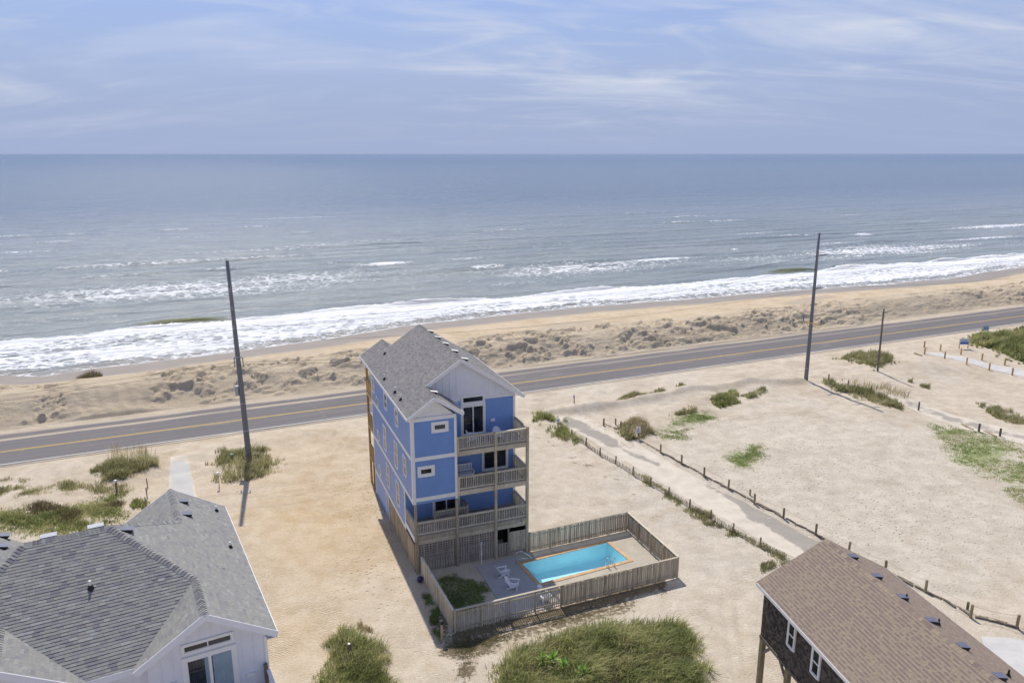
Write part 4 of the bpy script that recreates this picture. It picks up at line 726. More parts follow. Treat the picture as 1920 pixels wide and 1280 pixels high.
def m_poolwater():
    m, nt, b = mat_new('pool_water'); N = NT(nt); c = N.coord(); g = N.n('ShaderNodeBsdfGlossy'); g.inputs['Roughness'].default_value = .03; tr = N.n('ShaderNodeBsdfTransparent'); tr.inputs[0].default_value = (.80, .95, .99, 1); fr = N.n('ShaderNodeFresnel'); fr.inputs[0].default_value = 1.33
    bp = N.bump(N.math('ADD', N.noise(c, 2.2, 4, .6, 1.0), N.noise(c, 6, 3, .5, .6)), .35, .08); N.l(bp, g.inputs['Normal']); N.l(bp, fr.inputs['Normal']); mx = N.n('ShaderNodeMixShader'); N.l(fr.outputs[0], mx.inputs[0]); N.l(tr.outputs[0], mx.inputs[1]); N.l(g.outputs[0], mx.inputs[2]); N.l(mx.outputs[0], nt.nodes['Material Output'].inputs[0]); return m
MB().add([(x0, y0, -.06), (x1, y0, -.06), (x1, y1, -.06), (x0, y1, -.06)], [(0, 1, 2, 3)]).build('water', m_poolwater(), pl)
def slab_quad(name, pts, z, mat, lab=None):                        # thin ground slab as a ring piece, house-frame corner points
    o = MB().slab([(*HB.w(*p), z) for p in pts], (0, 0, -.25)).build(name, mat); return tag(o, kind='structure')
pc = [HB.inv(*PF.w(a, b)) for a, b in ((0, 0), (PW, 0), (PW, PD), (0, PD))]; FL_, FR_, BR_, BL_ = (.47, -7.25), (16.2, -6.77), (16.28, .22), (8.25, -.12)
pic = [HB.inv(*PF.w(a, b)) for a, b in ((.05, .05), (PW-.05, .05), (PW-.05, PD-.05), (.05, PD-.05))]
slab_quad('pool_patio', [(4.06, -7.0), (6.98, -6.95), (pic[0][0], pic[0][1]), (pic[3][0], pic[3][1]), (7.0, -.30), (4.05, -.72)], .045, M['patio'])
slab_quad('pool_surround', [(6.99, -6.95), (16.1, -6.62), pic[1], pic[0]], .040, M['concrete']); slab_quad('pool_surround', [(16.1, -6.60), (16.15, .05), pic[2], pic[1]], .036, M['concrete']); slab_quad('pool_surround', [(16.15, .06), (7.02, -.28), pic[3], pic[2]], .041, M['concrete'])
# pool fence: every picket its own piece
PK = MB().box(-.065, .065, -.011, .011, 0, 1).mesh('picket'); PK.materials.append(M['wood_grey']); PKT = MB().box(-.024, .024, -.011, .011, 0, 1).mesh('picket'); PKT.materials.append(M['wood_rail'])
pf = thing('pool_fence', 'weathered board fence with capped top rail round the swimming pool', 'fence', (*HB.o, 0), HB.a); K3 = Vector((0, 0, 1)); FH = 1.5
def frun(a, b, off, mesh, step, posts, z0=.06, hole=None):
    a, b = Vector((*a, 0)), Vector((*b, 0)); d = b-a; L = d.length; dn = d.normalized(); nn = Vector((dn.y, -dn.x, 0))*off; rz = math.atan2(d.y, d.x); n = int(L/step); rr = random.Random(int(L*100))
    for k in range(n):
        p = a+d*((k+.5)/n)+nn*.045; inst(mesh, 'picket', pf, (p.x, p.y, z0+rr.uniform(-.03, .03)), rot=(rr.uniform(-.006, .006), rr.uniform(-.008, .008), rz+rr.uniform(-.02, .02)), scale=(rr.uniform(.92, 1.02), 1, FH-.05-z0))
    MB().beam(a+K3*FH, b+K3*FH, .14, .045).build('cap_rail', M['wood_rail'], pf); MB().beam(a+K3*.30, b+K3*.30, .04, .09).build('cross_rail', M['wood_grey'], pf); MB().beam(a+K3*1.25, b+K3*1.25, .04, .09).build('cross_rail', M['wood_grey'], pf)
    for k in range(posts+1): p = a+d*(k/posts)-nn*.07; MB().box(p.x-.05, p.x+.05, p.y-.05, p.y+.05, -.2, FH-.03).build('post', M['wood_grey'], pf)
mid = (7.53, FL_[1]+(FR_[1]-FL_[1])*(7.53-.47)/(16.2-.47)); frun(FL_, mid, 1, PKT, .14, 4); frun(mid, FR_, 1, PK, .147, 5); frun(FR_, BR_, 1, PK, .155, 4); frun(BR_, BL_, -1, PK, .155, 5); frun((.24, -.65), FL_, 1, PK, .150, 4)
# pool things
def tubething(name, label, cat, loc, rz, paths, r, mat, parts):
    t = thing(name, label, cat, loc, rz)
    for nm, p in zip(parts, paths): MB().tube(p, r, 8).build(nm, mat, t, smooth=True)
    return t
tubething('pool_handrail', 'pale metal handrail at the pool steps', 'handrail', (*HB.w(6.72, -1.35), .045), HB.a, [[(0, 0, -.03), (0, 0, .75), (.04, 0, .84), (.12, 0, .88), (.42, 0, .88), (1.0, 0, .42), (1.13, 0, .25), (1.15, 0, .0)], [(0, .02, .30), (.5, .02, .30), (1.0, .02, .20)]], .024, M['steel'], ('rail', 'brace'))
for k, s in enumerate((0,)):
    t = thing('pool_ladder', 'small chrome ladder with two hooped rails at the near pool edge', 'ladder', (*PF.w(5.62, .06), .075), PF.a)
    for x in (-.24, .24): MB().tube([(x, -.12, -.04), (x, -.12, .45), (x, -.06, .60), (x, .06, .66), (x, .20, .60), (x, .27, .42), (x, .30, -.7)], .022, 8).build('rail', M['steel'], t, smooth=True)
    for z in (-.35, -.65): MB().box(-.22, .22, .26, .33, z, z+.03).build('tread', M['steel'], t)
adirondack('white slatted chair on the grey patio, nearer to the lattice wall', (*HB.w(5.35, -2.45), .048), HB.a+math.radians(2), .55); adirondack('white slatted chair on the grey patio, angled toward the picket fence', (*HB.w(5.45, -4.10), .048), HB.a-math.radians(32), .6)
adirondack('white chair seen through the open pickets of the pool fence', (*HB.w(6.75, -6.25), .048), HB.a+math.radians(95), .4)
t = thing('shower_post', 'slim white shower post before the lattice wall', 'post', (*HB.w(4.45, -.60), .02), HB.a); MB().tube([(0, 0, 0), (0, 0, 1.75)], .035, 8).build('pipe', M['pvc'], t); MB().tube([(0, 0, 1.68), (0, -.10, 1.72)], .04, 8).build('head', M['pvc'], t); MB().box(-.05, .05, -.06, -.03, .75, 1.0).build('valve', M['pvc'], t)
t = thing('skimmer_box', 'small white box at the near pool corner by the fence', 'box', (*HB.w(6.95, -4.95), .046), HB.a); MB().box(-.12, .12, -.16, .16, 0, .28).build('case', M['resin'], t); MB().box(-.135, .135, -.175, .175, .28, .32).build('lid', M['resin'], t)
t = thing('buoy', 'navy round buoy on the sand beside the plank skirt', 'buoy', (*HB.w(-.02, -1.15), HZ(*HB.w(-.02, -1.15))), 0)
bpy_ = MB(); P_ = [(.22*math.sin(math.pi*k/8), .22-.22*math.cos(math.pi*k/8)) for k in range(9)]
bpy_.tube([(0, 0, max(z, .001)+k*1e-4) for k, (r, z) in enumerate(P_)], [max(r, .01) for r, z in P_], 12); bpy_.build('ball', M['navy'], t, smooth=True); MB().tube([(-.05, 0, .43), (0, 0, .50), (.05, 0, .43)], .015, 6).build('eye', M['navy'], t)
t = thing('lamp_post', 'short wooden post with a black lamp at the fence corner', 'lamp', (*HB.w(-.37, -7.66), HZ(*HB.w(-.37, -7.66))), HB.a); MB().box(-.06, .06, -.06, .06, -.2, 1.05).build('post', M['wood_tan'], t); MB().tube([(0, 0, 1.05), (0, 0, 1.12), (0, 0, 1.30), (0, 0, 1.36)], [.05, .13, .15, .04], 10).build('lamp_head', M['black'], t)
t = thing('utility_box', 'white boxes stacked behind the lattice under the house', 'box', (*HB.w(2.0, .8), .0), HB.a)
MB().box(-1.2, .75, -.35, .35, 0, .42).build('case', M['resin'], t); MB().box(-1.22, .77, -.37, .37, .42, .47).build('lid', M['resin'], t)
# ------------------------------------------------------------------ grey roofed white house
gh = thing('white_house', 'white board and batten house with a large grey hipped shingle roof beside the driveway', 'house', (*HG.o, 0), HG.a)
GS = .614; GZ = 9.0; ZR = GZ+GS*2.57
pr = lambda u, v: (u, v, GZ-GS*u); pn = lambda u, v: (u, v, GZ+GS*(v-.27)); pb = lambda u, v: (u, v, GZ+GS*(11.15-v)); plf = lambda u, v: (u, v, GZ+GS*(u+13.88)); pri = lambda u, v: (u, v, ZR+GS*(u+2.57)); pli = lambda u, v: (u, v, ZR-GS*(u+11.31))
FAR = 12.6
plw = lambda u, v: (u, v, ZR-GS*(u+9.28)); plo = lambda u, v: (u, v, ZR+GS*(u+9.28))
facets = [
 ([[pr(0, 0), pr(0, FAR), pr(-2.57, FAR), pr(-2.57, 0)], [pr(-2.57, 8.58), pr(-5.44, 5.71), pr(-2.57, 2.84)]], pr(.02, 0), (0, 1, 0), (-1, 0, GS)),
 ([[pn(-5.14, .27), pn(-2.57, 2.84), pn(-5.44, 5.71), pn(-8.44, 5.71), pn(-9.28, 4.87), pn(-9.28, 2.84), pn(-6.71, .27)], [pn(-9.28, 2.84), pn(-9.28, 4.87), pn(-13.88, .27), pn(-11.85, .27)]], pn(-14, .25), (1, 0, 0), (0, 1, GS)),
 ([[pri(-2.57, 2.84), pri(-2.57, 0), pri(-5.14, 0), pri(-5.14, .27)], [pri(-2.57, FAR), pri(-2.57, 8.58), pri(-5.14, 11.15), pri(-5.14, FAR)]], pri(-5.16, 0), (0, 1, 0), (1, 0, GS)),
 ([[plw(-9.28, 2.84), plw(-9.28, 0), plw(-6.71, 0), plw(-6.71, .27)]], plw(-6.69, 0), (0, 1, 0), (-1, 0, GS)),
 ([[plo(-9.28, 2.84), plo(-9.28, 0), plo(-11.85, 0), plo(-11.85, .27)]], plo(-11.87, 0), (0, 1, 0), (1, 0, GS)),
 ([[pli(-11.31, FAR), pli(-11.31, 8.58), pli(-8.74, 11.15), pli(-8.74, FAR)]], pli(-8.72, 0), (0, 1, 0), (-1, 0, GS)),
 ([[pb(-5.14, 11.15), pb(-2.57, 8.58), pb(-5.44, 5.71), pb(-8.44, 5.71), pb(-13.88, 11.15)]], pb(-14, 11.17), (1, 0, 0), (0, -1, GS)),
 ([[plf(-13.88, .27), plf(-8.44, 5.71), plf(-13.88, 11.15)], [plf(-13.88, 11.15), plf(-11.31, 8.58), plf(-11.31, FAR), plf(-13.88, FAR)]], plf(-13.9, 0), (0, 1, 0), (1, 0, GS))]
gpat = lambda rr, r, x: min(1, max(0, rr.choice((.15, .3, .42, .5, .54, .58, .6, .64, .68, .88))+rr.gauss(0, .04))); gpat2 = lambda rr, r, x: min(1, max(0, rr.gauss(.58, .14)))
for i, (pl_, o_, E_, S_) in enumerate(facets):
    for p in pl_: MB().slab(p, (0, 0, -.14)).build('roof_deck', M['white'], gh)
    shingles(gh, HG, pl_, o_, E_, S_, M['shing_grey'], seed=31+i, wid=(.17, .36), pattern=gpat if i == 1 else gpat2, single={0: 60, 1: 240}.get(i, 0), thick=.024 if i == 1 else .014)
dn = {'r': Vector((1, 0, -GS)), 'n': Vector((0, -1, -GS)), 'b': Vector((0, 1, -GS)), 'l': Vector((-1, 0, -GS))}
f_, g_, h_, g2 = pr(-5.44, 5.71), pr(-2.57, 2.84), pn(-8.44, 5.71), pn(-11.31, 2.84)
hipd = lambda a, b: ((dn[a]-dn[b]*0).normalized(), dn[b].normalized())
for a, b, s1, s2 in ((h_, f_, 'n', 'b'), (g_, f_, 'r', 'n'), (pn(-13.88, .27), h_, 'n', 'l'), (plw(-9.28, 0), plw(-9.28, 2.84), 'r', 'l'), (pr(-2.57, 0), g_, 'r', 'l'), (pr(-2.57, FAR), pr(-2.57, 8.58), 'r', 'l'), (pr(-2.57, 8.58), f_, 'r', 'b')):
    d_ = (Vector(b)-Vector(a)).normalized(); q1, q2 = dn[s1].normalized(), dn[s2].normalized(); q1 = (q1-d_*q1.dot(d_)).normalized(); q2 = (q2-d_*q2.dot(d_)).normalized(); caps(gh, a, b, q1, q2, M['shing_grey'], w=.19, step=.145, seed=int(abs(a[0])*10), hi=1.9)
def gf(pts, nm='rake_board', wid=.26):
    for a, b in zip(pts[:-1], pts[1:]): MB().beam(Vector(a)+Vector((0, 0, -wid/2)), Vector(b)+Vector((0, 0, -wid/2)), .035, wid).build(nm, M['white_bb'], gh)
gf([(0, -.018, GZ), (-2.57, -.018, ZR)]); gf([(-2.57, -.019, ZR), (-5.14, -.019, GZ)]); gf([(-6.71, -.018, GZ), (-9.28, -.018, ZR)]); gf([(-9.28, -.019, ZR), (-11.85, -.019, GZ)]); gf([(-5.14, .25, GZ), (-6.71, .25, GZ)], 'eave_board'); gf([(.018, 0, GZ), (.018, FAR, GZ)], 'eave_board', .2); gf([(0, FAR+.018, GZ), (-2.57, FAR+.018, ZR), (-5.14, FAR+.019, GZ)])
MB().box(-.4, 0, -.0, FAR, GZ-.27, GZ-.25).build('soffit', M['white_bb'], gh)
wt = lambda u: ZR-GS*abs(u+2.57)-.20
MB().box(-13.4, -.44, .9, 12.1, .0, 8.85).box(-4.72, -.44, .47, .9, 0, 8.75).box(-11.45, -7.12, .47, .9, 0, 8.75).build('wall_core', M['white_bb'], gh)
MB().slab([(-.46, .5, 8.7), (-2.57, .5, wt(-2.57)-.05), (-4.7, .5, 8.7)], (0, 2, 0)).build('gable_core', M['white_bb'], gh); MB().slab([(-7.15, .5, 8.7), (-9.28, .5, wt(-2.57)-.05), (-11.4, .5, 8.7)], (0, 2, 0)).build('gable_core', M['white_bb'], gh)
nb = 10
for i in range(nb):
    a, b = -.42-4.3*i/nb, -.42-4.3*(i+1)/nb; MB().slab([(a, .45, 2.6), (b, .45, 2.6), (b, .45, wt(b)), (a, .45, wt(a))], (0, .019, 0)).build('wall_panel', M['white_bb'], gh)
    if i and not -3.6 < a < -1.45: MB().box(a-.025, a+.025, .425, .449, 2.6, wt(a)).build('batten', M['white_bb'], gh)
for i in range(4, 8): a = -.42-4.3*i/nb+.2; MB().box(a-.025, a+.025, .425, .449, 9.32, wt(a)).build('batten', M['white_bb'], gh)
MB().box(-.46, -.34, .40, .448, 2.6, 8.62).build('corner_board', M['white'], gh); MB().box(-.415, -.37, .45, 12.1, 2.6, 8.7).build('side_wall', M['white_bb'], gh)
window_on(gh, 'u', .45, -3.40, -1.68, 8.93, 9.17, -1, panes=2, trim=.10, name='transom_window', fr=.02)
sd = window_on(gh, 'u', .45, -3.38, -1.66, 6.36, 8.55, -1, panes=2, trim=.15, name='sliding_door', fr=.06)
mb = MB(); n = 26
for i in range(n):
    x0_, x1_ = -2.42+.70*i/n, -2.42+.70*(i+1)/n; y0_, y1_ = .396+.004*math.cos(i*1.9), .396+.004*math.cos((i+1)*1.9); mb.add([(x0_, y0_, 6.44), (x1_, y1_, 6.44), (x1_, y1_, 8.48), (x0_, y0_, 8.48)], [(0, 1, 2, 3)])
mb.build('curtain', M['curtain'], sd); mb = MB()
for i in range(6): x0_ = -2.72+.026*i; mb.add([(x0_, .399, 6.44), (x0_+.026, .396, 6.44), (x0_+.026, .396, 8.48), (x0_, .399, 8.48)], [(0, 1, 2, 3)])
mb.build('curtain', M['curtain'], sd)
for u, z in ((-1.07, 7.12), (-3.95, 7.75)): MB().box(u-.16, u+.16, .36, .44, z-.06, z+.06).build('wall_light', M['white'], gh)
decking(gh, -4.6, -.3, -2.2, .44, 6.18, M['deck'], 'u'); MB().box(-.56, -.42, .24, .38, 6.1, 7.45).build('post', M['wood_dark'], gh)
railing(gh, (-.42, .2), (-.42, -2.1), 6.2, 1.05, mat=M['white'], joined=True); railing(gh, (-4.5, -2.15), (-.45, -2.15), 6.2, 1.05, mat=M['white'], joined=True); MB().box(-.5, -.36, -2.2, -2.06, 0, 7.3).build('post', M['wood_dark'], gh); MB().box(-4.6, -4.46, -2.2, -2.06, 0, 7.3).build('post', M['wood_dark'], gh)
q4 = lambda x, y: (x/3.2, 880+y/3.2); PRf = lambda a, b: GZ-GS*a; PNf = lambda a, b: GZ+GS*(b-.27)
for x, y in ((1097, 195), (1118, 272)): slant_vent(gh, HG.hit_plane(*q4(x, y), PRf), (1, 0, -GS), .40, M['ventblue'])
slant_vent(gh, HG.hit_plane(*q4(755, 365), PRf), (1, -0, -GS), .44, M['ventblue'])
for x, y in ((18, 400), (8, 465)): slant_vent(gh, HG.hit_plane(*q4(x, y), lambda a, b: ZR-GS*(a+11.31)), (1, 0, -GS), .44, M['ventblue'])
for x, y in ((1299, 250), (1383, 468)): pipe_vent(gh, HG.hit_plane(*q4(x, y), PRf), M['pvc'], .04, .30)
pipe_vent(gh, HG.hit_plane(*q4(545, 712), PNf), M['pvc'], .05, .34)
for u in (-5.9, -7.6): MB().box(u-.3, u+.3, 5.78, 6.15, pn(0, 5.71)[2]-.16, pn(0, 5.71)[2]+.05).build('ridge_vent', M['galv'], gh)
# ------------------------------------------------------------------ brown house on stilts
wh = thing('brown_house', 'dark shake beach house on wooden stilts with a brown shingle gable roof', 'house', (*HW.o, 0), HW.a)
EZ, EW, ES, LEN = 6.5, 7.3, .555, -15.0; er = EW/2; EZR = EZ+ES*er
el = lambda u, v: (u, v, EZ+ES*u); err = lambda u, v: (u, v, EZ+ES*(EW-u))
bpat = lambda rr, r, x: min(1, max(0, (rr.choice((.02, .08, .55)) if r % 2 else .74)+rr.gauss(0, .09)))
for p, o_, S_, k, sd_ in (([el(0, 0), el(er, 0), el(er, LEN), el(0, LEN)], el(-.02, 0), (1, 0, ES), 240, 61), ([err(er, 0), err(EW, 0), err(EW, LEN), err(er, LEN)], err(EW+.02, 0), (-1, 0, ES), 60, 62)):
    MB().slab(p, (0, 0, -.12)).build('roof_deck', M['white'], wh); shingles(wh, HW, [p], o_, (0, 1, 0), S_, M['shing_brown'], wid=(.12, .22), single=k, seed=sd_, pattern=bpat, thick=.012, expo=.082)
caps(wh, el(er, LEN), el(er, 0), (-1, 0, -ES), (1, 0, -ES), M['shing_brown'], w=.16, step=.2)
for a, b in (((-.015, 0, EZ), (-.015, LEN, EZ)), ((EW+.015, 0, EZ), (EW+.015, LEN, EZ))): MB().beam(Vector(a)+Vector((0, 0, -.09)), Vector(b)+Vector((0, 0, -.09)), .03, .17).build('eave_board', M['white'], wh)
for a, b in ((el(0, .015), el(er, .015)), (el(er, .016), err(EW, .016))): MB().beam(Vector(a)+Vector((0, 0, -.10)), Vector(b)+Vector((0, 0, -.10)), .03, .19).build('rake_board', M['wood_dark'], wh)
WB = 3.6; MB().box(.36, EW-.36, LEN+.3, -.22, WB, EZ+.05).build('wall_core', M['wood_dark'], wh); MB().slab([(.4, -.25, EZ), (EW-.4, -.25, EZ), (er, -.25, EZR-.2)], (0, -14, 0)).build('gable_core', M['wood_dark'], wh)
spat = lambda rr, r, x: rr.random()
shingles(wh, HW, [[(.358, -.2, WB), (.358, LEN+.3, WB), (.358, LEN+.3, EZ+.08), (.358, -.2, EZ+.08)]], (.358, 0, WB), (0, -1, 0), (0, 0, 1), M['wall_shake'], expo=.14, wid=(.10, .2), seed=71, thick=.02, name='shake', pattern=spat, single=0)
for v0_, v1_ in ((-3.14, -2.66), (-5.16, -4.66), (-8.6, -8.0)): window_on(wh, 'v', .35, v0_, v1_, 4.80, 5.98, -1, panes=2, mull='h', trim=.09, proud=.08)
MB().box(.30, .355, LEN+.3, -.18, WB-.16, WB).build('skirt_board', M['wood_dark'], wh)
for v in (-.35, -2.75, -5.4, -8.1, -10.8):
    for u in (.42, 3.6, 6.9): MB().box(u-.12, u+.12, v-.12, v+.12, -.3, WB-.02).build('stilt', M['post_wood'], wh)
for v in (-2.75, -5.4): MB().beam((.42, v+.1, WB-.9), (.42, v+.9, WB-.08), .08, .14).build('brace', M['wood_dark'], wh)
MB().beam((.42, -.45, WB-.9), (.42, -1.2, WB-.08), .08, .14).build('brace', M['wood_dark'], wh)
MB().box(.4, 6.9, -10.9, -.3, WB-.12, WB-.02).build('floor_frame', M['wood_dark'], wh)
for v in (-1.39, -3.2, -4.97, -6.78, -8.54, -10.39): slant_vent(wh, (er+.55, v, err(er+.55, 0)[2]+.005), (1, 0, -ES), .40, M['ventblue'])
for u, v in ((4.45, -4.98), (4.62, -6.78), (5.4, -9.7)): pipe_vent(wh, (u, v, err(u, 0)[2]), M['black'], .04, .30)
# ------------------------------------------------------------------ utility poles and wires
def pole(name, label, px, top, r0, r1, seg=18):
    x, y = G(*px); z = HZ(x, y); t = thing(name, label, 'utility pole', (x, y, z)); dx, dy, hz_ = top; MB().tube([(dx*k/8, dy*k/8, -.5+(hz_+.5)*k/8) for k in range(9)], [r0+(r1-r0)*k/8 for k in range(9)], seg).build('shaft', M['conc_pole'] if r0 > .2 else M['wood_dark'], t, smooth=True); return t, (x, y, z)
p1, c1_ = pole('utility_pole', 'tall grey tapered utility pole rising from grass with a dark ring at its foot', (468, 866), (-.40, 0, 18.45), .27, .15)
for z in (15.9, 14.3, 12.6): s_ = z/18.45; MB().box(-.40*s_-.10, -.40*s_+.10, -.235, -.16, z-.16, z-.10).box(-.40*s_-.10, -.40*s_+.10, -.235, -.16, z+.10, z+.16).box(-.40*s_-.10, -.40*s_-.05, -.235, -.16, z-.10, z+.10).box(-.40*s_+.05, -.40*s_+.10, -.235, -.16, z-.10, z+.10).build('bracket', M['galv'], p1)
b_ = MB().box(-.66, -.36, -.22, .10, 6.35, 7.15).build('transformer', M['galv'], p1); MB().box(-.70, -.32, -.26, .14, 7.15, 7.22).build('lid', M['galv'], b_)
for s in (-1, 1):
    a_ = MB().beam((s*.15-.2, -.05, 9.9), (s*.38-.2, .1, 9.75), .06, .08).build('bracket', M['galv'], p1)
    MB().tube([(s*.38-.2, .05, 9.85), (s*.38-.2, .05, 8.95)], [.06, .05], 8).build('insulator', M['galv'], p1)
for z in (5.6, 3.0, 9.9): MB().tube([(-.4*z/18.45, 0, z-.05), (-.4*z/18.45, 0, z+.05)], .27-.12*z/18.45+.03, 18).build('band', M['galv'], p1)
t = thing('pole_ring', 'dark round ring lying on grass round the tall pole foot', 'ring', (c1_[0], c1_[1], c1_[2]+.22)); n = 28; MB().tube([(.92*math.cos(2*math.pi*k/n), .92*math.sin(2*math.pi*k/n), 0) for k in range(n+1)], .075, 8, cap=False).build('hoop', M['black'], t)
for k in range(4): a_ = math.pi/4+k*math.pi/2; MB().tube([(.92*math.cos(a_), .92*math.sin(a_), -.5), (.92*math.cos(a_), .92*math.sin(a_), 0)], .04, 6).build('stake', M['black'], t)
p2, c2_ = pole('utility_pole', 'tall grey utility pole with a wooden crossarm and side insulators near the road', (1511, 713), (-.1, 0, 18.3), .25, .14)
for z, s in ((15.6, 1), (13.9, -1), (11.6, 1)):
    i_ = MB().tube([(s*.12, 0, z), (s*1.15, 0, z+.12)], [.07, .05], 8).build('insulator_arm', M['ventblue'], p2); MB().tube([(s*k, 0, z+.12*k/1.15) for k in (.35, .45, .55, .65, .75, .85)], [.12, .06, .12, .06, .12, .06], 8).build('sheds', M['ventblue'], i_)
MB().beam((-1.15, -.2, 7.55), (1.15, -.2, 7.10), .11, .13).build('crossarm', M['wood_orange'], p2); MB().beam((-.75, -.22, 7.45), (-.12, -.2, 6.6), .05, .06).build('arm_brace', M['wood_orange'], p2)
for x, z in ((-1.08, 7.6), (1.08, 7.2)): MB().tube([(x, -.2, z), (x, -.2, z+.25), (x, -.2, z+.6)], [.04, .07, .05], 8).build('insulator', M['ventblue'], p2)
MB().tube([(0, 0, 1.55), (0, 0, 1.65)], .26, 18).build('band', M['galv'], p2)
p3, c3_ = pole('utility_pole', 'short brown wooden pole standing behind a grass mound beside the road', (1645, 700), (-.1, .1, 8.2), .13, .10, 12); MB().beam((-.35, 0, 7.7), (.35, 0, 7.7), .07, .09).build('crossarm', M['wood_dark'], p3)
rt = RD.U
def wire(label, a, b, sag, r=.011):
    n = 28; a, b = Vector(a), Vector(b); o = MB().tube([a.lerp(b, k/n)+Vector((0, 0, -4*sag*(k/n)*(1-k/n))) for k in range(n+1)], r, 5).build('power_line', M['black']); return tag(o, label, 'power line')
P1 = lambda z, o=0: (c1_[0]-.4*z/18.45+o, c1_[1], c1_[2]+z); P2 = lambda z, o=0: (c2_[0]+o, c2_[1], c2_[2]+z); off = lambda p, d_: (p[0]+rt[0]*d_, p[1]+rt[1]*d_, p[2])
for nm, z1_, z2_, o1, o2_ in (('upper overhead wire joining', 14.3, 15.7, .2, 1.1), ('left side wire joining', 12.6, 13.95, -.2, -1.1), ('lower side wire joining', 11.2, 11.7, .2, 1.1), ('crossarm end wire joining', 9.4, 8.2, -.75, -1.08), ('crossarm inner wire joining', 9.2, 7.8, .5, 1.08)):
    wire(nm+' the two tall grey poles', P1(z1_, o1), P2(z2_, o2_), 1.2); wire(nm.replace('joining', 'running inland left of')+' the ringed tall pole', P1(z1_, o1), off(P1(z1_, o1), -75), 1.2); wire(nm.replace('joining', 'running on past')+' the crossarm pole', P2(z2_, o2_), off(P2(z2_, o2_), 80), 1.2)
# ------------------------------------------------------------------ posts, ropes, picket strip, signs
ORD = ('first', 'second', 'third', 'fourth', 'fifth', 'sixth', 'seventh', 'eighth', 'ninth', 'tenth', 'eleventh', 'twelfth', 'thirteenth', 'fourteenth', 'fifteenth')
def rpost(px, h, r, group, label, mat, name='wooden_post', lean=0.0):
    x, y = G(*px); z = HZ(x, y); x2, y2 = G(*px, z); z = HZ(x2, y2); o = MB().tube([(0, 0, -.35), (lean*.5, 0, h*.6), (lean, 0, h-.03), (lean, 0, h)], [r, r, r*.97, r*.8], 10).build(name, mat); o.location = (x2, y2, z); tag(o, label, 'post', group); return Vector((x2+lean, y2, z+h))
rp = [(1131.8, 795.8), (1154.4, 796), (1163.7, 803), (1238.6, 848.4), (1277.9, 869.3), (1320.4, 892.7), (1365.5, 916), (1414.7, 943), (1469, 970.5), (1529.4, 1001.6), (1591, 1036), (1660, 1072), (1735, 1109.5), (1819.8, 1155.5), (1906, 1175.6)]
tops = [rpost(p, .72 if i < 3 else .88, .085, 'posts of the rope line along the side street', ORD[i]+' round wooden post of the rope line, counted from the main road', M['post_wood'], lean=random.uniform(-.03, .05)) for i, p in enumerate(rp)]
for i, p in enumerate([(1406.2, 928), (1813.6, 1142.5)]): rpost(p, .55, .08, None, ('short notched stub post beside the rope line at a grass tuft', 'short notched stub post beside the rope line near the brown roof')[i], M['post_wood'], 'stub_post')
mb = MB()
for a, b in zip(tops[3:-1], tops[4:]): mb.tube([a.lerp(b, k/8)+Vector((0, 0, -.06-.5*(k/8)*(1-k/8))) for k in range(9)], .010, 5)
tag(mb.build('rope', M['rope']), 'thin sagging rope strung between the round posts of the sandy lot', 'rope')
# timber edging half buried under the rope line
_o20 = ORD+('sixteenth', 'seventeenth', 'eighteenth', 'nineteenth', 'twentieth'); ORD2 = lambda k: _o20[k] if k < 20 else 'twenty-'+ORD[k-20] if k < 29 else 'thirtieth' if k == 29 else 'thirty-'+ORD[k-30]
rr = random.Random(5); base_ = [Vector((*G(*p), 0)) for p in rp[3:]]; cnt = 0
for a, b in zip(base_[:-1], base_[1:]):
    for k in range(3):
        p, q = a.lerp(b, k/3+.02)+Vector((rr.uniform(-.08, .08), -.25, 0)), a.lerp(b, (k+1)/3-.02)+Vector((rr.uniform(-.08, .08), -.25, 0)); p.z, q.z = HZ(p.x, p.y)+.02, HZ(q.x, q.y)+.02
        m_ = p.lerp(q, .5); m_.z += .03; o = MB().tube([p, m_, q], .075, 7).build('edging_log', M['wood_dark']); tag(o, ORD2(cnt)+' half buried edging log under the rope line, counted from the tan reeds', 'log', 'edging logs along the side street'); cnt += 1
for i, p in enumerate([(1553.5, 712), (1590, 724), (1633, 735), (1722, 769)]): rpost(p, .75 if i < 3 else 1.0, .09, 'posts of the upper sandy lane', ORD[i]+' weathered post of the upper lane, counted from the crossarm pole', M['wood_dark'])
for i, p in enumerate([(1835, 809), (1874.6, 817.6)]): rpost(p, .85, .10, 'posts beside the fallen rails', ('weathered lane post between the two fallen rails', 'weathered lane post past the second fallen rail')[i], M['wood_dark'])
for i, (a, b) in enumerate((((1803, 795), (1824, 807)), ((1845, 810), (1868, 821)))):
    a, b = Vector((*G(*a), 0)), Vector((*G(*b), 0)); a.z, b.z = HZ(a.x, a.y)+.06, HZ(b.x, b.y)+.06; tag(MB().tube([a, a.lerp(b, .5)+Vector((0, .05, .02)), b], .08, 8).build('fallen_rail', M['wood_tan']), ('fallen rail lying left of the weathered lane post', 'fallen rail lying between two weathered lane posts')[i], 'log')
up_ = [(1732.8, 650.7), (1762.9, 657.3), (1801.3, 665.8), (1841, 674.6), (1883.6, 684.5)]; lo_ = [(1733.3, 664), (1771, 673), (1812, 683.5), (1854.5, 693.6), (1897.6, 703.5)]
for i, p in enumerate(up_): rpost(p, .95, .10, 'yellow posts on the grass side of the walkway', ORD[i]+' yellow post from the road on the shrub side of the walkway', M['wood_orange'])
for i, p in enumerate(lo_): rpost(p, 1.0, .10, 'yellow posts on the open sand side of the walkway', ORD[i]+' yellow post from the road on the open sand side of the walkway', M['wood_orange'])
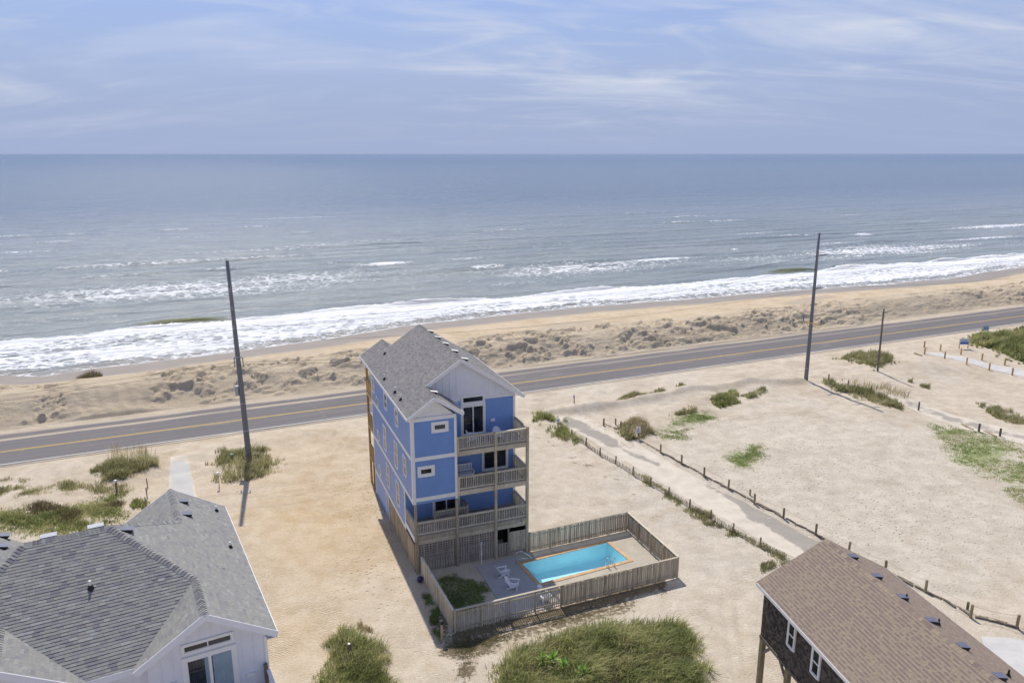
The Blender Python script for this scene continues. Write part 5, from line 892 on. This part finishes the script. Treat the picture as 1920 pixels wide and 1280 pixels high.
def sign(label, px, h, w_, hh, col, posts=1, base=None, writing=None, rz=0):
    x, y = G(*px); z = HZ(x, y); t = thing('sign', label, 'sign', (x, y, z), rz); xs = [0] if posts == 1 else [-w_/2+.05, w_/2-.05]
    for a in xs: MB().box(a-.05, a+.05, -.0, .10, -.3, h).build('post', M['wood_orange'] if posts == 2 else M['wood_dark'], t)
    b_ = MB().box(-w_/2, w_/2, -.025, -.002, h-hh, h+.03).build('board', m_plain('sign_board_paint', col, .5, .05), t)
    for i, (x0_, x1_, z0_, z1_, c_) in enumerate(writing or []): MB().box(x0_, x1_, -.031, -.026, h-hh+z0_, h-hh+z1_).build('print', m_plain('sign_print', c_, .5, .05), b_)
    return t
sign('blue and white notice board beside the shrubs and yellow posts', (1806, 657), 1.5, 1.35, .85, (.55, .62, .75), 2, writing=[(-.60, .60, .06, .40, (.06, .14, .42)), (-.5, .5, .50, .62, (.25, .33, .5)), (-.5, .3, .68, .76, (.3, .38, .55))])
sign('pale blue notice on two posts behind the big shrub by the road', (1846, 630), 1.5, 1.0, .8, (.50, .62, .78), 2, writing=[(-.3, .3, .3, .5, (.2, .3, .55))])
sign('white sign with red and blue print at the tan reeds', (1196, 826), 1.25, .45, .60, (.75, .75, .78), writing=[(-.08, .08, .36, .50, (.55, .10, .10)), (-.15, .15, .24, .29, (.15, .18, .45)), (-.15, .12, .14, .19, (.15, .18, .45)), (-.15, .15, .05, .09, (.2, .22, .45))])
sign('small white sign in the grass where the side street begins', (1046, 812), 1.35, .35, .45, (.78, .78, .8), writing=[(-.1, .1, .15, .28, (.3, .3, .35))])
t = thing('purple_marker', 'leaning dark stake with purple top at the bend of the sand road', 'stake', (*G(1077, 757), HZ(*G(1077, 757)))); MB().beam((0, 0, -.2), (-.06, 0, .75), .11, .11, (0, 1, 0)).build('stake', M['wood_dark'], t); MB().beam((-.045, 0, .55), (-.075, 0, .95), .13, .13, (0, 1, 0)).build('band', m_plain('purple_plastic', (.10, .05, .32), .5), t)
# small posts left of the driveway
for px, h, lab, wt_ in (((219, 923), 1.15, 'grey post with a white cap in the scrub left of the driveway', 1), ((411, 914), 1.35, 'slim marker stake with white and black tip beside the ringed pole', 1), ((277, 913), .9, 'dark leaning stake beside the driveway, nearest the dune grass', 0), ((276, 932), .95, 'dark leaning stake beside the driveway, middle of three', 0), ((275, 955), 1.15, 'dark leaning stake beside the driveway, next to the grey roof', 0)):
    x, y = G(*px); t = thing('stake', lab, 'stake', (x, y, HZ(x, y))); r = .07 if h == 1.15 and wt_ else .04; MB().beam((0, 0, -.2), (random.uniform(-.06, .06), 0, h), r*1.6, r*1.6, (0, 1, 0)).build('shaft', M['wood_dark'] if h < 1.3 else M['wood_tan'], t)
    if wt_: MB().box(-.09, .09, -.09, .09, h-.12, h+.06).build('cap', M['resin'], t)
t = thing('utility_pedestal', 'small green utility pedestal in grass beside the ringed pole', 'box', (*G(436, 862), HZ(*G(436, 862)))); gm_ = m_plain('faded_green_plastic', (.26, .38, .30), .6); MB().box(-.14, .14, -.14, .14, -.1, .55).build('case', gm_, t); MB().box(-.16, .16, -.16, .16, .55, .64).build('lid', gm_, t)
a, b = Vector((*G(1714, 664), 0)), Vector((*G(1728, 670), 0)); a.z, b.z = HZ(a.x, a.y)+.08, HZ(b.x, b.y)+.08; tag(MB().tube([a, b], .09, 8).build('fallen_rail', M['wood_tan']), 'loose tan timber on the sand mound by the walkway', 'log')
# slatted sand fence along the side street
sfp = [(1072, 823), (1099, 839.6), (1125, 857.4), (1154.4, 875.5), (1187, 894), (1220, 914), (1254, 932), (1293, 955), (1332.3, 977.7), (1374.3, 1001.6), (1425, 1028), (1476, 1054)]
x, y = G(*sfp[0]); sf = thing('sand_fence', 'half buried slatted sand fence running along the side street', 'fence', (0, 0, 0)); mb = MB(); rr = random.Random(9)
for p in sfp[:-1]:
    x, y = G(*p); z = HZ(x, y); MB().tube([(x, y, z-.3), (x, y, z+.80)], .065, 8).build('post', M['post_wood'], sf)
for a, b in zip(sfp[:-1], sfp[1:]):
    a, b = Vector((*G(*a), 0)), Vector((*G(*b), 0)); n = int((b-a).length/.11)
    for k in range(n):
        p = a.lerp(b, k/n); z = HZ(p.x, p.y); h = .42+.16*float(fbm(np.array([p.x]), np.array([p.y]), 5, 2, 81)[0])*2+rr.uniform(-.05, .05); mb.beam((p.x, p.y, z-.1), (p.x+rr.uniform(-.04, .04), p.y+rr.uniform(-.04, .04), z+max(.12, h)), .038, .012, (0, 1, 0), rr.random())
mb.build('laths', M['wood_grey'], sf, kind='stuff')
# drift wood and wrack scattered by the lane edge
rr = random.Random(12)
for k in range(14):
    s_ = rr.choice((.05, .12, .3, .42, .46, .6, .7))+rr.gauss(0, .02); px, py = 1000+s_*250+rr.gauss(0, 3), 805+s_*150+rr.gauss(0, 4)+8; x, y = G(px, py); z = HZ(x, y); L_ = rr.uniform(.1, .42); a_ = rr.uniform(-1.3, .2); tag(MB().tube([(x-L_*math.cos(a_), y-L_*math.sin(a_), z+.03), (x, y, z+.06), (x+L_*math.cos(a_), y+L_*math.sin(a_), z+.03)], [.012, .026, .010], 6).build('driftwood', M['wood_grey']), 'bit of driftwood on the sand beside the slatted fence', 'driftwood', 'driftwood beside the slatted fence')
# ------------------------------------------------------------------ grass and shrubs
def blades(name, polys, count, h, wd, mat, label=None, cat=None, kind=None, seed=0, clump=1.5, thr=-.12, lean=.5, tshift=0.0, tall_noise=.5, group=None, edge=.14, tuft=12, spread=.16):
    r = np.random.default_rng(seed); xs, ys, hs = [], [], []
    tot = sum(abs(sum(p[i-1][0]*p[i][1]-p[i][0]*p[i-1][1] for i in range(len(p)))) for p in polys)
    for p in polys:
        ar = abs(sum(p[i-1][0]*p[i][1]-p[i][0]*p[i-1][1] for i in range(len(p)))); c = int(count*ar/tot); W = np.array([G(*q) for q in p]); lo, hi = W.min(0), W.max(0); got = 0; tries = 0
        while got < c and tries < 60:
            q = r.uniform(lo, hi, (c*3, 2)); jx = fbm(q[:, 0], q[:, 1], 1.4, 4, 91+seed)*1.9*min(1, math.sqrt((hi-lo).prod())/5); Wt = [tuple(e) for e in W]; sz = math.sqrt((hi-lo).prod()); qe = sstep(0, edge*sz, seg_d(q[:, 0]+jx, q[:, 1]+jx*.7, Wt+[Wt[0]])); ok = poly_in(q[:, 0]+jx, q[:, 1]+jx*.7, Wt) & (r.uniform(0, 1, len(q)) < .06+.94*qe) & (fbm(q[:, 0], q[:, 1], clump, 3, seed+5) > thr+r.uniform(-.08, .08, len(q))); hs.append((.45+.55*qe[ok])[:c-got]); q = q[ok][:c-got]; xs.append(q[:, 0]); ys.append(q[:, 1]); got += len(q); tries += 1
    x, y, hq = np.concatenate(xs), np.concatenate(ys), np.concatenate(hs); per = tuft if len(x) > 60*tuft else 1
    if per > 1:
        k = r.integers(0, len(x), len(x)//per); k = np.repeat(k, per); tx, ty = x[k], y[k]; rad = spread*np.sqrt(r.uniform(0, 1, len(k)))*np.repeat(r.uniform(.6, 1.5, len(k)//per), per); an = r.uniform(0, 2*np.pi, len(k)); x, y, hq = tx+rad*np.cos(an), ty+rad*np.sin(an), hq[k]*np.repeat(np.clip(r.normal(1, .28, len(k)//per), .45, 1.7), per); tz = np.repeat(r.normal(0, .16, len(k)//per), per)
    else: an, rad, tz = None, None, 0
    n = len(x); z = hgt(x, y)-.02; vary = 1+tall_noise*2*fbm(x, y, 1.3, 2, seed+9)
    hh = hq*r.uniform(h[0], h[1], n)*np.clip(vary, .35, 1.8); a = r.uniform(0, 2*np.pi, n) if an is None else an+r.normal(0, .5, n); ln = r.uniform(.15, 1, n)*lean*hh; wx, wy = .35*lean*hh, -.12*lean*hh; dx, dy = np.cos(a)*ln+wx, np.sin(a)*ln+wy; b = r.uniform(0, np.pi, n); bx, by = np.cos(b)*wd/2, np.sin(b)*wd/2
    V = np.zeros((n, 5, 3)); 
    for i, (f, s, k) in enumerate(((0, -1, 0), (0, 1, 0), (.35, .8, .62), (.35, -.8, .62), (1, 0, 1))): V[:, i, 0] = x+dx*f+bx*s; V[:, i, 1] = y+dy*f+by*s; V[:, i, 2] = z+hh*k*np.where(k == 1, np.sqrt(np.clip(1-(lean*.6)**2, .3, 1)), 1)
    i0 = np.arange(n)[:, None]*5; F_ = np.concatenate([i0+np.array([[0, 1, 2]]), i0+np.array([[0, 2, 3]]), i0+np.array([[3, 2, 4]])]); tn_ = np.clip(r.normal(.48, .27, n)+tshift+1.3*fbm(x, y, 1.6, 3, seed+13), 0, 1)
    tn_ = np.clip(tn_+tz, 0, 1)
    me = np_mesh(name, V.reshape(-1, 3), F_, mat, dict(tint=np.repeat(tn_, 5)), smooth=False); o = link(bpy.data.objects.new(name, me)); tag(o, label, cat, group, kind); return o
DG, SG = 'dune_grass', 'dune grass'
blades('meadow_grass', [[(890, 1330), (905, 1278), (960, 1218), (1040, 1192), (1130, 1182), (1180, 1167), (1280, 1160), (1300, 1200), (1330, 1260), (1350, 1330)]], 34000, (.35, 1.0), .04, M['g_lush'], 'broad thick meadow of tall green grass before the pool fence', 'grass', seed=1, clump=1.3, thr=-.10, lean=.85, edge=.16, spread=.22, tshift=.06)
blades('brown_brush', [[(960, 1225), (1020, 1205), (1070, 1210), (1060, 1240), (985, 1250)], [(1230, 1215), (1290, 1225), (1310, 1290), (1240, 1300), (1120, 1290), (1130, 1262)]], 5000, (.25, .6), .03, M['g_brown'], 'brownish brush patches growing through the green meadow', 'brush', seed=2, thr=-.05)
blades(DG, [[(598, 1235), (605, 1200), (628, 1172), (660, 1182), (690, 1195), (735, 1240), (775, 1330), (610, 1330)]], 9000, (.3, .8), .03, M['g_lush'], 'bushy green grass clump round a dark stump between the two shingle roofs', SG, seed=3, thr=-.16, lean=.8)
blades(DG, [[(600, 1180), (690, 1160), (705, 1190), (640, 1180)]], 260, (.2, .45), .03, M['g_dry'], 'few thin grass tufts on the sand above the stump clump', SG, seed=33, clump=.6, thr=.1)
blades('brown_brush', [[(632, 1222), (650, 1200), (668, 1215), (665, 1262), (635, 1258)]], 1600, (.3, .7), .025, M['g_brown'], 'dark brown dead brush in the stump clump', 'brush', seed=4, thr=-.3)
blades(DG, [[(393, 878), (400, 850), (470, 838), (530, 868), (528, 890), (450, 910), (398, 908)], [(398, 848), (450, 845), (520, 838), (500, 850), (400, 856)]], 6500, (.3, .75), .035, M['g_dune'], 'dune grass growing round the ringed tall pole', SG, seed=5, thr=-.12)
blades(DG, [[(165, 888), (210, 868), (290, 864), (292, 880), (240, 902), (190, 906)]], 5200, (.35, .8), .035, M['g_dune'], 'leaning dune grass clump left of the driveway near the road', SG, seed=6, thr=-.2, lean=.9)
blades('sea_oats', [[(200, 868), (205, 850), (290, 845), (295, 866)]], 200, (.9, 1.5), .03, M['g_dry'], kind='stuff', seed=7, thr=-.3, lean=.5, tuft=1)
blades(DG, [[(-110, 1000), (-110, 955), (80, 955), (165, 938), (215, 915), (255, 918), (245, 965), (240, 992), (170, 1000), (90, 1015)]], 25000, (.10, .36), .04, M['g_lush'], 'low mixed green scrub behind the grey hipped roof', SG, seed=8, thr=-.16, tshift=.10, edge=.2, spread=.3)
blades('brown_brush', [[(10, 960), (60, 948), (140, 950), (135, 972), (70, 975)], [(75, 985), (110, 965), (180, 950), (200, 962), (150, 990)], [(170, 945), (230, 925), (240, 950), (190, 955)]], 5200, (.15, .42), .03, M['g_brown'], 'dark brown bushes in the scrub behind the grey hipped roof', 'brush', seed=9, thr=.0, edge=.25, spread=.3)
blades(DG, [[(-110, 945), (-110, 893), (60, 893), (130, 900), (250, 898), (250, 930), (120, 935)]], 8500, (.08, .32), .03, M['g_dune'], 'sparse low grass tufts on the sand left of the driveway', SG, seed=10, clump=.9, thr=.07, spread=.3)
blades(DG, [[(243, 950), (250, 935), (275, 938), (280, 952), (255, 960)]], 900, (.25, .5), .04, M['g_lush'], 'small dark green bush beside the driveway stakes', SG, seed=11, thr=-.3)
blades('brown_brush', [[(138, 724), (150, 706), (188, 704), (200, 722), (165, 733)]], 2600, (.4, 1.0), .04, M['g_brown'], 'dark wind-blown bush on top of the sand berm', 'brush', seed=12, thr=-.2, tshift=-.1)
blades(DG, [[(998, 768), (1030, 778), (1068, 800), (1095, 838), (1070, 835), (1025, 812), (998, 792)]], 3800, (.3, .75), .04, M['g_lush'], 'green dune grass at the start of the slatted fence behind the blue house', SG, seed=13, thr=-.02)
blades(DG, [[(1180, 893), (1196, 893), (1300, 950), (1340, 975), (1400, 1008), (1482, 1050), (1470, 1066), (1390, 1018), (1320, 985), (1240, 930)]], 6500, (.2, .5), .03, M['g_dune'], 'grass growing in a strip along the slatted sand fence', SG, seed=14, thr=-.1)
blades(DG, [[(1138, 757), (1185, 738), (1200, 742), (1290, 716), (1288, 726), (1215, 748), (1150, 760)]], 3600, (.25, .6), .04, M['g_dune'], 'thin line of dune grass between road and bulldozed sand track', SG, seed=15, thr=-.02)
blades('dry_reeds', [[(1153, 812), (1168, 790), (1200, 780), (1222, 795), (1226, 815), (1195, 830), (1165, 822)]], 2600, (.35, 1.0), .04, M['g_dry'], 'tan dry reeds with green base beside the white sign', SG, seed=16, thr=-.2, lean=.9)
blades(DG, [[(1155, 815), (1170, 800), (1195, 826), (1180, 830)]], 1200, (.3, .7), .04, M['g_dune'], 'green grass at the foot of the tan reeds', SG, seed=17, thr=-.3)
blades('coastal_shrub', [[(1322, 755), (1345, 740), (1380, 735), (1392, 757), (1352, 766)]], 3600, (.25, .6), .07, M['g_lush'], 'bright green leafy shrub on the sand bank by the lot', 'shrub', seed=18, thr=-.25)
blades(DG, [[(1388, 742), (1440, 727), (1443, 736), (1400, 752)], [(1250, 780), (1290, 762), (1320, 760), (1300, 775)]], 2600, (.2, .5), .04, M['g_dune'], 'dune grass tufts on the bank either side of the leafy shrub', SG, seed=19, thr=-.1)
blades(DG, [[(1558, 677), (1610, 660), (1660, 666), (1686, 690), (1640, 700), (1605, 688)]], 6000, (.35, .8), .05, M['g_dune'], 'grassy mound at the foot of the short wooden pole', SG, seed=20, thr=-.12)
blades(DG, [[(1535, 713), (1560, 711), (1640, 738), (1706, 758), (1697, 772), (1630, 756), (1565, 735)]], 6000, (.3, .75), .045, M['g_dune'], 'dune grass hedge beside the weathered lane posts', SG, seed=21, thr=-.2)
blades('sea_oats', [[(1555, 708), (1660, 720), (1720, 745), (1700, 755), (1600, 725)]], 420, (.7, 1.2), .035, M['g_dry'], kind='stuff', seed=22, thr=-.3, tuft=1)
blades('coastal_shrub', [[(1790, 643), (1830, 626), (1862, 626), (1930, 616), (1985, 640), (1985, 712), (1900, 680), (1850, 664)]], 17000, (.4, 1.1), .09, M['g_lush'], 'large spreading green shrub bank beside the pale walkway', 'shrub', seed=23, thr=-.22, clump=2.5)
blades('brown_brush', [[(1895, 620), (1930, 612), (1960, 625), (1910, 632)]], 1500, (.4, .9), .06, M['g_brown'], 'brown brush behind the large shrub bank near the road', 'brush', seed=24, thr=-.2)
blades(DG, [[(1818, 755), (1850, 758), (1925, 780), (1930, 800), (1870, 786)], [(1698, 712), (1745, 725), (1750, 731), (1700, 718)]], 3600, (.25, .6), .04, M['g_dune'], 'strip of dune grass on the open sand above the lane', SG, seed=25, thr=-.08)
blades('thin_turf', [[(1240, 800), (1270, 768), (1330, 765), (1370, 785), (1340, 800), (1280, 805), (1255, 825)], [(1325, 862), (1395, 830), (1440, 825), (1450, 850), (1420, 890), (1360, 875)], [(1215, 800), (1300, 800), (1295, 830), (1230, 822)]], 19000, (.04, .13), .045, M['g_lawn'], kind='stuff', seed=26, tuft=6, spread=.18, edge=.25, clump=1.4, thr=-.10, lean=.8)
blades('thin_turf', [[(1715, 785), (1760, 790), (1860, 815), (1960, 850), (1960, 985), (1870, 920), (1790, 870), (1750, 830)]], 26000, (.04, .12), .04, M['g_lawn'], kind='stuff', seed=27, tuft=6, spread=.18, edge=.07, clump=2.0, thr=-.12, lean=.8, tshift=.22)
blades('pool_lawn', [[(805, 1085), (850, 1072), (895, 1082), (935, 1128), (862, 1160), (845, 1150)]], 20000, (.04, .11), .03, M['g_lawn'], kind='stuff', seed=28, tuft=6, spread=.1, clump=1.3, thr=-.12, lean=.8)
blades('rough_turf', [[(785, 1112), (800, 1098), (825, 1140), (848, 1190), (830, 1210), (800, 1160)]], 6000, (.05, .16), .03, M['g_lawn'], kind='stuff', seed=29, tuft=6, spread=.1, clump=1.0, thr=-.08, lean=.8)
blades('dry_litter', [[(800, 1170), (850, 1192), (1000, 1165), (1150, 1128), (1260, 1095), (1270, 1105), (1160, 1150), (1000, 1190), (930, 1215), (880, 1250), (860, 1280), (830, 1235)]], 15000, (.04, .13), .035, M['g_brown'], kind='stuff', seed=30, tuft=6, spread=.15, clump=.9, thr=-.03, lean=1.0, tshift=.15)
blades('grass_tuft', [[(1415, 1060), (1440, 1050), (1462, 1062), (1425, 1078)]], 420, (.2, .45), .03, M['g_dune'], 'small grass tuft at the far corner of the brown roof', SG, seed=34, thr=-.2)
for i, (px, py, s_) in enumerate(((1018, 1248, .55), (1036, 1246, .5), (1056, 1258, .42), (1092, 1274, .5))):
    x, y = G(px, py, .5); mb = MB(); rr = random.Random(i)
    for k in range(34):
        a_, e_ = rr.uniform(0, 6.28), rr.uniform(.15, 1.35); L_ = s_*rr.uniform(.8, 1.15); dx, dy, dz = math.cos(a_)*math.cos(e_), math.sin(a_)*math.cos(e_), math.sin(e_); b_ = Vector((-math.sin(a_), math.cos(a_), 0))*.032; t_ = Vector((dx, dy, dz))*L_
        mb.add([Vector((0, 0, 0))-b_*.7, Vector((0, 0, 0))+b_*.7, t_*.55+b_, t_*.55-b_, t_], [(0, 1, 2, 3), (3, 2, 4)])
    t = thing('yucca', ('bright green yucca rosette in the meadow, left of a touching pair', 'bright green yucca rosette in the meadow, right of a touching pair', 'small lone yucca rosette between others in the meadow', 'yucca rosette standing apart in the lower meadow')[i], 'yucca', (x, y, HZ(x, y))); o = mb.build('leaves', M['yucca'], t); o.location.z = .62
    MB().tube([(0, 0, -.05), (0, 0, .65)], [.05, .04], 7).build('stem', M['wood_dark'], t)
t = thing('stump', 'dark broken tree stump with pale top in the bushy grass clump', 'stump', (*G(657, 1240), HZ(*G(657, 1240)))); MB().tube([(0, 0, -.2), (.02, 0, .3), (-.03, .02, .75), (-.02, .02, .9)], [.2, .15, .12, .09], 9).build('trunk', M['wood_dark'], t); MB().tube([(-.02, .02, .89), (-.02, .02, .93)], [.085, .07], 9).build('cut_top', M['resin'], t)
